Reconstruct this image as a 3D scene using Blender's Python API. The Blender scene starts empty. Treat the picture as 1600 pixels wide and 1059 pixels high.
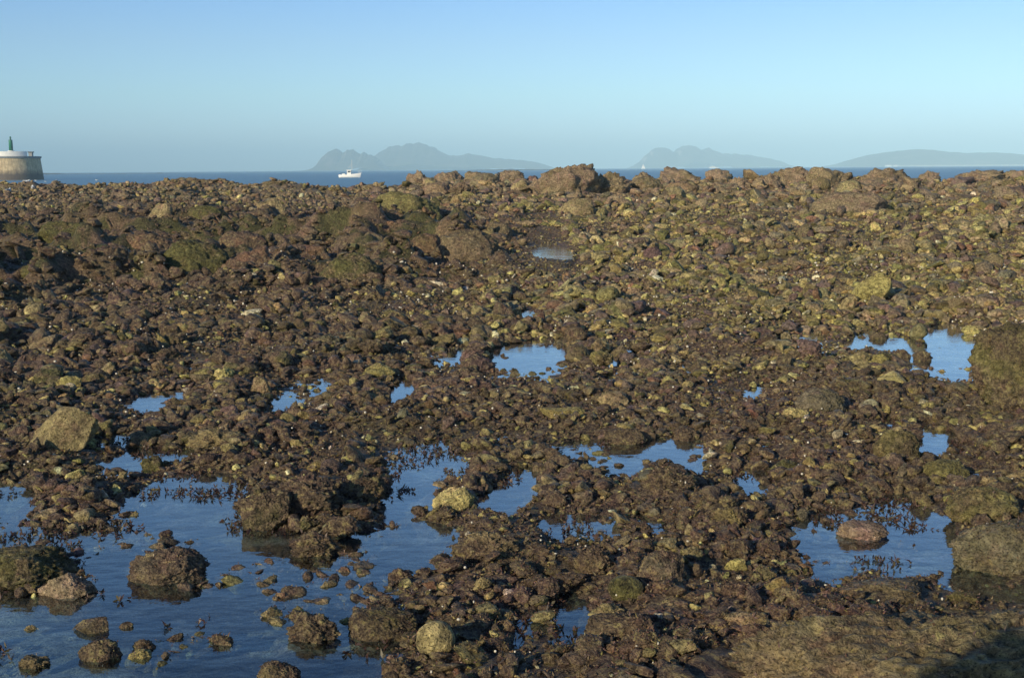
import bpy, math, random
import numpy as np
from mathutils import Vector, Matrix

R = math.radians
random.seed(11)
rng = np.random.default_rng(11)
scene = bpy.context.scene
col = scene.collection

# ------------------------------------------------------------------ camera
FPX = 1885.0                      # focal length in pixels of the 1600 wide photograph
PITCH = math.atan((529.5 - 264) / FPX)
ROLL = R(-0.42)
EYE = 1.7
cam_data = bpy.data.cameras.new('camera')
cam = bpy.data.objects.new('camera', cam_data)
col.objects.link(cam)
cam_data.sensor_width = 36
cam_data.lens = 36 * FPX / 1600
cam_data.clip_start = 0.05
cam_data.clip_end = 40000
CM = Matrix.Rotation(math.pi / 2 - PITCH, 4, 'X') @ Matrix.Rotation(ROLL, 4, 'Z')
cam.matrix_world = Matrix.Translation((0, 0, EYE)) @ CM
scene.camera = cam

# ------------------------------------------------------------------ light
SUN_AZ = Vector((-0.59, -0.81)).normalized()   # where the sun stands, seen from the shore
SUN_EL = R(19)
SUN_DIR = Vector((SUN_AZ.x * math.cos(SUN_EL), SUN_AZ.y * math.cos(SUN_EL), math.sin(SUN_EL)))
world = bpy.data.worlds.new('World')
scene.world = world
world.use_nodes = True
wn = world.node_tree
wn.nodes.clear()
sky = wn.nodes.new('ShaderNodeTexSky')
sky.sky_type = 'NISHITA'
sky.sun_disc = False
sky.sun_elevation = SUN_EL
sky.sun_rotation = math.atan2(SUN_AZ.x, SUN_AZ.y)
sky.altitude = 0
sky.air_density = 1.0
sky.dust_density = 0.6
sky.ozone_density = 1.6
bgn = wn.nodes.new('ShaderNodeBackground')
bgn.inputs['Strength'].default_value = 0.122
wout = wn.nodes.new('ShaderNodeOutputWorld')
# clear winter-afternoon air: bluer than the model's, palest a few degrees above the sea
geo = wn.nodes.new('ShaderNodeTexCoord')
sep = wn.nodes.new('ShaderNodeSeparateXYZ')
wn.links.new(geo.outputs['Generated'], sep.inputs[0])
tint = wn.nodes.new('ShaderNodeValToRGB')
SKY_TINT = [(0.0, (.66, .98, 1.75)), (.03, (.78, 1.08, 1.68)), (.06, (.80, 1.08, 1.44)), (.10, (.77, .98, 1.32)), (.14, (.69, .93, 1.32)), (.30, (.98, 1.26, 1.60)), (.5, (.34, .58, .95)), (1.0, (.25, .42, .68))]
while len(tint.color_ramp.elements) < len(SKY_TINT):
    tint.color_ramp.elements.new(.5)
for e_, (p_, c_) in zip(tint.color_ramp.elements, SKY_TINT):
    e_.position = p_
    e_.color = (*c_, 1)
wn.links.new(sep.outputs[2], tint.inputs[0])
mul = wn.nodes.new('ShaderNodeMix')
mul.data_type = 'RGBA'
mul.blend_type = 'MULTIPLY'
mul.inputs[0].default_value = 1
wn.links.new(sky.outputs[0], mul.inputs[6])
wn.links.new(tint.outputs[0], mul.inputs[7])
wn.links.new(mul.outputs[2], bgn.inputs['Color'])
wn.links.new(bgn.outputs[0], wout.inputs['Surface'])

sun_data = bpy.data.lights.new('sun', 'SUN')
sun_data.energy = 5.0
sun_data.angle = R(0.5)
sun_data.color = (1.0, 0.85, 0.59)
sun = bpy.data.objects.new('sun', sun_data)
col.objects.link(sun)
sun.rotation_euler = SUN_DIR.to_track_quat('Z', 'Y').to_euler()

scene.view_settings.view_transform = 'Standard'
scene.view_settings.look = 'None'
scene.view_settings.exposure = 0.0
scene.view_settings.gamma = 1.0
scene.cycles.max_bounces = 6
scene.cycles.transparent_max_bounces = 8
scene.cycles.volume_bounces = 0
scene.cycles.use_denoising = True


# ------------------------------------------------------------------ numpy noise
def _hash(ix, iy, iz, seed):
    h = (ix * 374761393 + iy * 668265263 + iz * 2147483647 + seed * 1274126177) & 0xFFFFFFFF
    h = ((h ^ (h >> 13)) * 1274126177) & 0xFFFFFFFF
    h = ((h ^ (h >> 16)) * 2246822519) & 0xFFFFFFFF
    return ((h ^ (h >> 15)) & 0xFFFFFF).astype(np.float64) / 0x7FFFFF - 1.0


def vnoise(p, seed=0):
    i = np.floor(p).astype(np.int64)
    f = p - i
    u = f * f * f * (f * (f * 6 - 15) + 10)
    out = 0
    for dx in (0, 1):
        wx = u[:, 0] if dx else 1 - u[:, 0]
        for dy in (0, 1):
            wy = u[:, 1] if dy else 1 - u[:, 1]
            for dz in (0, 1):
                wz = u[:, 2] if dz else 1 - u[:, 2]
                out = out + wx * wy * wz * _hash(i[:, 0] + dx, i[:, 1] + dy, i[:, 2] + dz, seed)
    return out


def fbm(p, octaves=4, seed=0, gain=0.5):
    a, s, out = 1.0, 0.0, 0
    for k in range(octaves):
        out = out + a * vnoise(p * (2.03 ** k) + 17.3 * k, seed + k)
        s += a
        a *= gain
    return out / s


def fbm2(x, y, scale, octaves=3, seed=0, gain=0.5):
    return fbm(np.stack([x * scale, y * scale, np.full_like(x, seed * 3.7)], 1), octaves, seed, gain)


def smooth(t):
    t = np.clip(t, 0, 1)
    return t * t * (3 - 2 * t)


# ------------------------------------------------------------------ the lie of the land
def hor(u):
    return 264 - (u - 800) * 0.0073


CREST_U = np.array([-500, 0, 150, 240, 300, 350, 430, 480, 520, 560, 600, 640, 700, 790, 860, 960, 1000, 1080, 1180, 1240, 1400, 1440, 1600, 2100])
CREST_V = np.array([295, 293, 291, 288, 286, 289, 290, 292, 297, 296, 293, 288, 284, 282, 284, 286, 285, 280, 280, 280, 278, 282, 276, 276])
D_CREST = 42.0


def crest_height(x, y):
    u = 800 + FPX * x / np.maximum(y, 1)
    v = np.interp(u, CREST_U, CREST_V) + 7 + 3 * (u > 990) - 5 * (u < 600)
    return EYE - (v - hor(u)) / FPX * D_CREST


def land_macro(x, y):
    d = np.hypot(x, y)
    t = np.clip((d - 13) / (40 - 13), 0, 1)
    h = 0.05 + (crest_height(x, y) - 0.05) * t ** 1.3
    h = h - 3.8 * smooth((d - 43) / 14)
    return h


def pix_dir(u, v):
    d = Vector(((u - 800) / FPX, -(v - 529.5) / FPX, -1.0))
    return (CM.to_3x3() @ d)


def on_land(u, v, z=None):
    """the point of the shore seen at that pixel of the photograph"""
    d = pix_dir(u, v)
    if z is not None:
        t = (z - EYE) / d.z
        return Vector((d.x * t, d.y * t, z))
    t = 3.0
    while t < 60:
        x, y, zz = d.x * t, d.y * t, EYE + d.z * t
        if zz <= float(land_macro(np.array([x]), np.array([y]))[0]):
            break
        t += 0.03
    return Vector((d.x * t, d.y * t, EYE + d.z * t))


# tide pools as outlines on the ground (pixel corners of the photograph cast onto the shore)
POOLS = [
 [(235,748),(300,738),(376,745),(376,800),(400,826),(450,828),(520,842),(560,822),(605,826),(645,808),(705,822),(716,862),(668,892),(612,912),(618,940),(650,958),(640,985),(620,1010),(600,1059),(600,1160),(-200,1160),(-200,925),(0,918),(60,930),(140,940),(145,900),(60,865),(30,842),(115,842),(165,805),(212,775)],
 [(-120,765),(20,752),(55,772),(40,800),(95,828),(110,845),(30,852),(-120,860)],
 [(150,740),(165,715),(215,698),(290,703),(305,716),(250,726),(230,740),(160,748)],
 [(150,684),(180,674),(210,684),(190,698),(155,700)],
 [(610,705),(650,692),(690,685),(718,710),(740,722),(740,748),(685,748),(690,800),(650,800),(640,822),(600,815),(586,795),(610,775),(612,735)],
 [(748,795),(758,765),(800,745),(800,730),(838,730),(856,770),(825,782),(790,805)],
 [(865,698),(895,688),(945,690),(995,690),(1020,688),(1055,679),(1095,695),(1112,712),(1112,738),(1085,738),(1050,722),(1010,722),(990,742),(955,745),(940,732),(905,716),(880,710)],
 [(1128,758),(1150,742),(1200,726),(1202,765),(1170,780),(1145,775)],
 [(842,820),(870,798),(900,803),(962,812),(965,838),(900,842),(866,846)],
 [(985,802),(1032,812),(1034,835),(1000,830)],
 [(848,938),(880,924),(922,935),(926,990),(880,1010),(872,978),(848,955)],
 [(1208,828),(1250,812),(1290,798),(1330,800),(1380,792),(1435,792),(1490,818),(1504,840),(1504,892),(1450,896),(1400,900),(1380,886),(1330,896),(1290,912),(1272,890),(1238,855)],
 [(1332,788),(1420,768),(1425,788),(1380,797),(1338,801)],
 [(1468,908),(1540,888),(1566,910),(1540,938),(1498,925)],
 [(1545,925),(1640,905),(1640,930),(1560,940)],
 [(1432,695),(1436,662),(1472,668),(1504,685),(1492,706),(1448,718)],
 [(1498,738),(1534,742),(1520,758),(1500,752)],
 [(1440,520),(1475,515),(1512,518),(1516,545),(1514,582),(1480,584),(1448,576),(1420,570),(1415,558),(1432,546),(1440,540)],
 [(1320,535),(1355,518),(1415,526),(1430,545),(1380,545),(1350,538),(1330,548)],
 [(1220,530),(1240,535),(1265,520),(1288,526),(1278,550),(1250,545),(1228,544)],
 [(755,582),(772,546),(830,536),(882,538),(884,562),(864,578),(800,584)],
 [(836,592),(862,580),(858,600)], [(678,556),(732,542),(728,564),(690,570)],
 [(936,556),(962,548),(957,570)], [(978,545),(1000,542),(992,560)], [(938,588),(964,582),(962,598)],
 [(606,608),(635,592),(658,600),(642,622),(613,624)], [(426,622),(450,612),(478,624),(456,640),(430,636)],
 [(482,597),(505,590),(516,610),(494,618)], [(196,624),(240,613),(284,610),(290,624),(252,638),(238,648),(212,634)],
 [(276,574),(302,568),(300,584)], [(1058,572),(1080,566),(1072,584)], [(1162,614),(1188,605),(1182,624)],
 [(798,488),(838,481),(838,494),(806,496)], [(-60,683),(12,678),(14,694),(-60,700)], [(1170,690),(1200,685),(1198,698),(1175,700)],
 [(452,596),(468,590),(470,602),(456,604)], [(778,682),(796,680),(798,692),(780,693)], [(820,470),(835,468),(832,476)],
 [(1366,655),(1392,650),(1395,664),(1370,668)], [(800,958),(835,950),(845,985),(825,1005),(795,985)],
]
WATER_Z = 0.0
POLYS = []
for pl in POOLS:
    cu, cv = sum(q[0] for q in pl) / len(pl), sum(q[1] for q in pl) / len(pl)
    if cv < 680:      # the rims hide part of the far pools
        pl = [(cu + 1.08 * (a_ - cu), cv + 2 + 1.3 * (b_ - cv)) for a_, b_ in pl]
    POLYS.append(np.array([[p.x, p.y] for p in (on_land(u, v, WATER_Z) for u, v in pl)]))


def poly_sd(x, y, poly):
    """signed distance, negative inside"""
    best = np.full(x.shape, 1e9)
    inside = np.zeros(x.shape, bool)
    n = len(poly)
    for i in range(n):
        ax, ay = poly[i]
        bx, by = poly[(i + 1) % n]
        ex, ey = bx - ax, by - ay
        wx, wy = x - ax, y - ay
        t = np.clip((wx * ex + wy * ey) / (ex * ex + ey * ey + 1e-12), 0, 1)
        best = np.minimum(best, (wx - ex * t) ** 2 + (wy - ey * t) ** 2)
        if ay != by:
            c = (ay > y) != (by > y)
            inside ^= c & (x < ax + ex * (y - ay) / (by - ay))
    s = np.sqrt(best)
    return np.where(inside, -s, s)


def pool_sd(x, y):
    out = np.full(x.shape, 1.0)
    wx = x + 0.10 * fbm2(x, y, 7.0, 4, 51, .6)
    wy = y + 0.11 * fbm2(x, y, 7.0, 4, 52, .6)
    for poly in POLYS:
        m = (x > poly[:, 0].min() - .5) & (x < poly[:, 0].max() + .5) & (y > poly[:, 1].min() - .5) & (y < poly[:, 1].max() + .5)
        if m.any():
            out[m] = np.minimum(out[m], poly_sd(wx[m], wy[m], poly))
    return out


def bank_mask(u, d):
    return smooth((860 - u) / 160) * smooth((d - 14.5) / 3) * smooth((31 - d) / 5)


# two small pools lie higher up the shore
HIGHP = []
for u_, v_, w_ in ((862, 394, 44), (4, 451, 36)):
    p_ = on_land(u_, v_)
    HIGHP.append((p_.x, p_.y, w_ * p_.y / FPX / 1.8, 1.7 if w_ > 40 else 1.1, p_.z))


def land(x, y, sd=None):
    d = np.hypot(x, y)
    far = smooth((d - 13) / 10)
    h = land_macro(x, y)
    h = h + far * 0.14 * fbm2(x, y, 0.35, 3, 5)
    u = 800 + FPX * x / np.maximum(y, 1)
    bank = bank_mask(u, d)
    crag = smooth((d - 31) / 5) * smooth((46 - d) / 4)
    mid = smooth((d - 9) / 4) * (1 - .5 * bank) * (1 - .4 * crag)
    knobs = np.maximum(0, fbm2(x, y, 1.1, 3, 33) + .12)
    h = h + bank * (0.75 * knobs ** 1.3 + .10 * (1 - 2 * np.abs(fbm2(x, y, 2.2, 3, 34))) - .06)
    h = h + crag * 0.40 * np.maximum(0, fbm2(x, y, .75, 4, 35, .6) + .02) + mid * .14 * fbm2(x, y, 1.5, 3, 36)
    lumps = 0.065 * fbm2(x, y, 2.3, 3, 6) + 0.022 * fbm2(x, y, 11.0, 3, 7)
    near = h + lumps * (1 - .3 * far)
    near = np.where(d < 16, np.maximum(near, 0.02 + 0.3 * np.abs(lumps)), near)
    if sd is None:
        sd = pool_sd(x, y)
    near = np.where(d < 16, near * (0.10 + 0.90 * smooth(sd / (.30 + .35 * smooth((d - 7) / 4)))), near)
    k = smooth((0.05 - sd) / 0.16)
    near = near * (1 - k) + k * (-0.055 + 0.055 * fbm2(x, y, 4.0, 4, 8))
    for hx, hy, ha, hb, hz in HIGHP:
        e = np.hypot((x - hx) / ha, (y - hy) / hb)
        wet = smooth((1.6 - e) / .3)
        near = near * (1 - wet) + wet * (hz + .01)
        near = near - .12 * smooth((1.15 - e) / .3)
    return near


# ------------------------------------------------------------------ materials
class NT:
    def __init__(self, name):
        self.m = bpy.data.materials.new(name)
        self.m.use_nodes = True
        self.t = self.m.node_tree
        self.t.nodes.clear()
        self.out = self.t.nodes.new('ShaderNodeOutputMaterial')

    def n(self, typ, **kw):
        nd = self.t.nodes.new(typ)
        for k, v in kw.items():
            if k.startswith('_'):
                setattr(nd, k[1:], v)
            else:
                s = nd.inputs[k.replace('__', ' ')]
                if isinstance(v, bpy.types.NodeSocket):
                    self.t.links.new(v, s)
                else:
                    s.default_value = v
        return nd

    def noise(self, vec, scale, detail=4, rough=0.55, dist=0.0):
        nd = self.n('ShaderNodeTexNoise', Vector=vec, Scale=scale, Detail=detail, Roughness=rough, Distortion=dist)
        return nd.outputs['Fac']

    def ramp(self, fac, stops, interp='LINEAR'):
        nd = self.n('ShaderNodeValToRGB', Fac=fac)
        cr = nd.color_ramp
        cr.interpolation = interp
        while len(cr.elements) < len(stops):
            cr.elements.new(0.5)
        for e, (p, c) in zip(cr.elements, stops):
            e.position = p
            e.color = (c, c, c, 1) if isinstance(c, (int, float)) else (*c, 1)
        return nd.outputs['Color']

    def mix(self, fac, a, b, mode='MIX'):
        nd = self.t.nodes.new('ShaderNodeMix')
        nd.data_type = 'RGBA'
        nd.blend_type = mode
        for s, v in ((nd.inputs[0], fac), (nd.inputs[6], a), (nd.inputs[7], b)):
            if isinstance(v, bpy.types.NodeSocket):
                self.t.links.new(v, s)
            elif isinstance(v, (int, float)):
                s.default_value = v if s.type == 'VALUE' else (v, v, v, 1)
            else:
                s.default_value = (*v, 1)
        return nd.outputs[2]

    def math(self, op, a, b=0.0, c=None):
        nd = self.t.nodes.new('ShaderNodeMath')
        nd.operation = op
        for i, v in enumerate((a, b) if c is None else (a, b, c)):
            if isinstance(v, bpy.types.NodeSocket):
                self.t.links.new(v, nd.inputs[i])
            else:
                nd.inputs[i].default_value = v
        return nd.outputs[0]

    def surf(self, sh):
        self.t.links.new(sh, self.out.inputs['Surface'])
        return self.m


def rock_material(name, source):
    """wet shore rock; source 'object' takes the object's own colour, 'attribute' the colour each stone of a mass carries"""
    T = NT(name)
    pos = T.n('ShaderNodeNewGeometry').outputs['Position']
    if source == 'object':
        oi = T.n('ShaderNodeObjectInfo')
        c, weed = oi.outputs['Color'], oi.outputs['Alpha']
    else:
        at = T.n('ShaderNodeAttribute', _attribute_name='tint')
        c, weed = at.outputs['Color'], at.outputs['Alpha']
    n_big = T.noise(pos, 5.0, 5, 0.6, 0.3)
    n_mid = T.noise(pos, 26.0, 6, 0.68)
    n_fine = T.noise(pos, 105.0, 4, 0.65)
    weedc = T.ramp(n_mid, [(0.31, (0.016, 0.011, 0.011)), (0.43, (0.078, 0.050, 0.042)), (0.55, (0.19, 0.130, 0.086)), (0.66, (0.38, 0.305, 0.14))])
    shade = T.ramp(n_mid, [(0.32, 0.18), (0.48, 0.9), (0.66, 2.1)])
    stone = T.mix(1.0, c, shade, 'MULTIPLY')
    # bare stone shows in patches, weed covers the rest
    f = T.math('ADD', T.math('MULTIPLY', n_big, 0.65), T.math('MULTIPLY', n_mid, 0.35))
    f = T.math('ADD', f, T.math('MULTIPLY', T.math('SUBTRACT', weed, 0.5), 0.5))
    cover = T.ramp(f, [(0.44, 0.0), (0.56, 1.0)])
    base = T.mix(cover, stone, weedc)
    drift = T.noise(pos, 0.9, 3, 0.6)
    base = T.mix(T.ramp(drift, [(0.40, 0.0), (0.56, 0.75)]), base, T.mix(1.0, base, (0.92, 1.03, 0.85), 'MULTIPLY'))
    plum = T.noise(pos, 7.0, 3, 0.6)
    base = T.mix(T.ramp(plum, [(0.52, 0.0), (0.66, 0.8)]), base, T.mix(1.0, base, (1.0, 0.82, 0.98), 'MULTIPLY'))
    n_moss = T.noise(pos, 1.6, 4, 0.7)
    moss = T.math('MULTIPLY', T.ramp(n_moss, [(0.54, 0.0), (0.68, 0.8)]), T.ramp(n_mid, [(0.4, 0.2), (0.6, 1.0)]))
    base = T.mix(moss, base, (0.085, 0.078, 0.020))
    speck = T.ramp(n_fine, [(0.56, 0.0), (0.67, 0.85)])
    base = T.mix(speck, base, T.mix(0.5, c, (0.46, 0.36, 0.20)))
    pits = T.ramp(n_fine, [(0.34, 0.9), (0.46, 0.0)])
    base = T.mix(pits, base, (0.014, 0.010, 0.009))
    hgt = T.math('ADD', T.math('MULTIPLY', n_mid, 0.7), T.math('MULTIPLY', n_fine, 0.3))
    bump = T.n('ShaderNodeBump', Strength=1.0, Distance=0.06, Height=hgt).outputs[0]
    rough = T.ramp(n_big, [(0.35, 0.45), (0.6, 0.85)])
    b = T.n('ShaderNodeBsdfPrincipled', Base__Color=base, Roughness=rough, Normal=bump)
    b.inputs['Specular IOR Level'].default_value = 0.3
    return T.surf(b.outputs[0])


M_ROCK = rock_material('wet_rock', 'object')
M_RUBBLE = rock_material('wet_rubble', 'attribute')


def ground_material():
    T = NT('weedy_seabed')
    pos = T.n('ShaderNodeNewGeometry').outputs['Position']
    n1 = T.noise(pos, 3.0, 5, 0.6)
    n2 = T.noise(pos, 35.0, 5, 0.7)
    n3 = T.noise(pos, 120.0, 3, 0.6)
    a = T.ramp(n2, [(0.3, (0.012, 0.008, 0.008)), (0.5, (0.055, 0.032, 0.024)), (0.68, (0.12, 0.085, 0.045))])
    sand = T.ramp(n3, [(0.35, (0.10, 0.075, 0.05)), (0.65, (0.30, 0.24, 0.16))])
    base = T.mix(T.ramp(n1, [(0.50, 0.0), (0.68, 0.55)]), a, sand)
    bump = T.n('ShaderNodeBump', Strength=0.8, Distance=0.03, Height=n2).outputs[0]
    b = T.n('ShaderNodeBsdfPrincipled', Base__Color=base, Roughness=0.7, Normal=bump)
    return T.surf(b.outputs[0])


def pool_material():
    T = NT('still_pool_water')
    pos = T.n('ShaderNodeNewGeometry').outputs['Position']
    mp = T.n('ShaderNodeMapping', Vector=pos, Scale=(1, 1.6, 1)).outputs[0]
    w = T.math('ADD', T.noise(mp, 9.0, 3, 0.5), T.math('MULTIPLY', T.noise(mp, 1.3, 2, 0.5), 2.0))
    bump = T.n('ShaderNodeBump', Strength=0.10, Distance=0.02, Height=w).outputs[0]
    # Schlick's law, the same seen from above and from below, so that sunlight reaches the bottom
    dt = T.n('ShaderNodeVectorMath', _operation='DOT_PRODUCT')
    T.t.links.new(bump, dt.inputs[0])
    T.t.links.new(T.n('ShaderNodeNewGeometry').outputs['Incoming'], dt.inputs[1])
    c1 = T.math('SUBTRACT', 1.0, T.math('MINIMUM', T.math('ABSOLUTE', dt.outputs['Value']), 1.0))
    fr = T.math('MULTIPLY_ADD', T.math('POWER', c1, 4.1), .95, .045)
    tr = T.n('ShaderNodeBsdfTransparent', Color=(0.60, 0.74, 0.85, 1)).outputs[0]
    gl = T.n('ShaderNodeBsdfGlossy', Color=(1, 1, 1, 1), Roughness=0.03, Normal=bump).outputs[0]
    mx = T.n('ShaderNodeMixShader', Fac=fr)
    T.t.links.new(tr, mx.inputs[1])
    T.t.links.new(gl, mx.inputs[2])
    return T.surf(mx.outputs[0])


def sea_material():
    T = NT('open_sea')
    pos = T.n('ShaderNodeNewGeometry').outputs['Position']
    mp = T.n('ShaderNodeMapping', Vector=pos, Scale=(0.35, 1, 1)).outputs[0]
    w = T.math('ADD', T.noise(mp, 0.6, 5, 0.6), T.math('MULTIPLY', T.noise(mp, 0.05, 3, 0.5), 3.0))
    bump = T.n('ShaderNodeBump', Strength=0.6, Distance=0.6, Height=w).outputs[0]
    b = T.n('ShaderNodeBsdfPrincipled', Base__Color=(0.10, 0.21, 0.30, 1), Roughness=0.4, Normal=bump, IOR=1.33)
    return T.surf(b.outputs[0])


def plain(name, color, rough=0.7, var=0.25, scale=8.0, bump=0.0, color2=None):
    T = NT(name)
    pos = T.n('ShaderNodeTexCoord').outputs['Object']
    n = T.noise(pos, scale, 5, 0.6)
    c2 = color2 or tuple(x * (1 - var) for x in color)
    base = T.ramp(n, [(0.35, c2), (0.65, color)])
    kw = {}
    if bump:
        kw['Normal'] = T.n('ShaderNodeBump', Strength=bump, Distance=0.1, Height=n).outputs[0]
    b = T.n('ShaderNodeBsdfPrincipled', Base__Color=base, Roughness=rough, **kw)
    return T.surf(b.outputs[0])


def weed_material():
    T = NT('seaweed_fronds')
    at = T.n('ShaderNodeAttribute', _attribute_name='tint')
    b = T.n('ShaderNodeBsdfPrincipled', Base__Color=at.outputs['Color'], Roughness=0.55)
    return T.surf(b.outputs[0])


# ------------------------------------------------------------------ object helpers
def tag(o, label=None, cat=None, group=None, kind=None):
    for k, v in (('label', label), ('category', cat), ('group', group), ('kind', kind)):
        if v:
            o[k] = v
    return o


def np_mesh(name, verts, faces, mat, smoothed=True, tint=None):
    me = bpy.data.meshes.new(name)
    verts = np.ascontiguousarray(verts, np.float32)
    faces = np.ascontiguousarray(faces, np.int32)
    nf, k = faces.shape
    me.vertices.add(len(verts))
    me.vertices.foreach_set('co', verts.ravel())
    me.loops.add(nf * k)
    me.loops.foreach_set('vertex_index', faces.ravel())
    me.polygons.add(nf)
    me.polygons.foreach_set('loop_start', np.arange(0, nf * k, k, dtype=np.int32))
    me.polygons.foreach_set('use_smooth', np.full(nf, smoothed))
    if tint is not None:
        a = me.color_attributes.new('tint', 'FLOAT_COLOR', 'POINT')
        a.data.foreach_set('color', np.ascontiguousarray(tint, np.float32).ravel())
    me.update(calc_edges=True)
    me.materials.append(mat)
    return me


def add_obj(name, me, parent=None, loc=(0, 0, 0)):
    o = bpy.data.objects.new(name, me)
    col.objects.link(o)
    o.location = loc
    o.parent = parent
    return o


def empty(name, loc, rz=0):
    o = bpy.data.objects.new(name, None)
    col.objects.link(o)
    o.location = loc
    o.rotation_euler = (0, 0, rz)
    return o


ICO = {}


def ico(n):
    if n in ICO:
        return ICO[n]
    if n == 0:
        t = (1 + 5 ** .5) / 2
        v = np.array([(-1, t, 0), (1, t, 0), (-1, -t, 0), (1, -t, 0), (0, -1, t), (0, 1, t), (0, -1, -t), (0, 1, -t), (t, 0, -1), (t, 0, 1), (-t, 0, -1), (-t, 0, 1)], float)
        v /= np.linalg.norm(v, axis=1)[:, None]
        f = np.array([(0, 11, 5), (0, 5, 1), (0, 1, 7), (0, 7, 10), (0, 10, 11), (1, 5, 9), (5, 11, 4), (11, 10, 2), (10, 7, 6), (7, 1, 8), (3, 9, 4), (3, 4, 2), (3, 2, 6), (3, 6, 8), (3, 8, 9), (4, 9, 5), (2, 4, 11), (6, 2, 10), (8, 6, 7), (9, 8, 1)])
    else:
        v0, f0 = ico(n - 1)
        v = [tuple(p) for p in v0]
        mid = {}

        def m(a, b):
            k = (min(a, b), max(a, b))
            if k not in mid:
                p = (np.array(v[a]) + np.array(v[b]))
                p /= np.linalg.norm(p)
                mid[k] = len(v)
                v.append(tuple(p))
            return mid[k]
        f = []
        for a, b, c in f0.tolist():
            ab, bc, ca = m(a, b), m(b, c), m(c, a)
            f += [(a, ab, ca), (b, bc, ab), (c, ca, bc), (ab, bc, ca)]
        v, f = np.array(v), np.array(f)
    ICO[n] = (v, f)
    return ICO[n]


def rock_shape(n, seed, cuts=9, hard=0.9, lump=0.25, fine=0.06, depth=(0.55, 0.9), fscale=6.0, flat_top=None):
    v, f = ico(n)
    v = v.copy()
    g = np.random.default_rng(seed)
    for k in range(cuts):
        nn = g.normal(size=3)
        nn /= np.linalg.norm(nn)
        if flat_top is not None and k == 0:
            nn = np.array(flat_top, float)
            nn /= np.linalg.norm(nn)
        d = g.uniform(*depth)
        over = np.maximum(0, v @ nn - d)
        v -= over[:, None] * nn * hard
    r = np.linalg.norm(v, axis=1)[:, None]
    u = v / np.maximum(r, 1e-6)
    v = v * (1 + lump * fbm(u * 1.6 + seed * 1.7, 3, seed)[:, None])
    if fine:
        ridged = 1 - 2 * np.abs(fbm(u * fscale + seed, 4, seed + 9, 0.6))
        v = v + u * (fine * ridged)[:, None] + u * (fine * 0.8 * fbm(u * fscale * 3, 2, seed + 20))[:, None]
    return v, f


def rotm(g, tilt=1.0):
    a, b, c = g.uniform(-math.pi, math.pi), g.uniform(-tilt, tilt), g.uniform(-tilt, tilt)
    Rz = np.array([[math.cos(a), -math.sin(a), 0], [math.sin(a), math.cos(a), 0], [0, 0, 1]])
    Rx = np.array([[1, 0, 0], [0, math.cos(b), -math.sin(b)], [0, math.sin(b), math.cos(b)]])
    Ry = np.array([[math.cos(c), 0, math.sin(c)], [0, 1, 0], [-math.sin(c), 0, math.cos(c)]])
    return Rz @ Rx @ Ry


C = dict(
    purple=(0.155, 0.10, 0.085), brown=(0.19, 0.14, 0.085), khaki=(0.36, 0.27, 0.14), olive=(0.20, 0.165, 0.065), ochre=(0.36, 0.285, 0.11),
    yellow=(0.52, 0.43, 0.18), tan=(0.32, 0.235, 0.13), grey=(0.21, 0.175, 0.12), green=(0.105, 0.095, 0.033),
    cream=(0.62, 0.55, 0.38), pink=(0.34, 0.245, 0.17), dark=(0.07, 0.045, 0.035), ridge=(0.25, 0.18, 0.115), red=(0.22, 0.125, 0.075),
)

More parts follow.
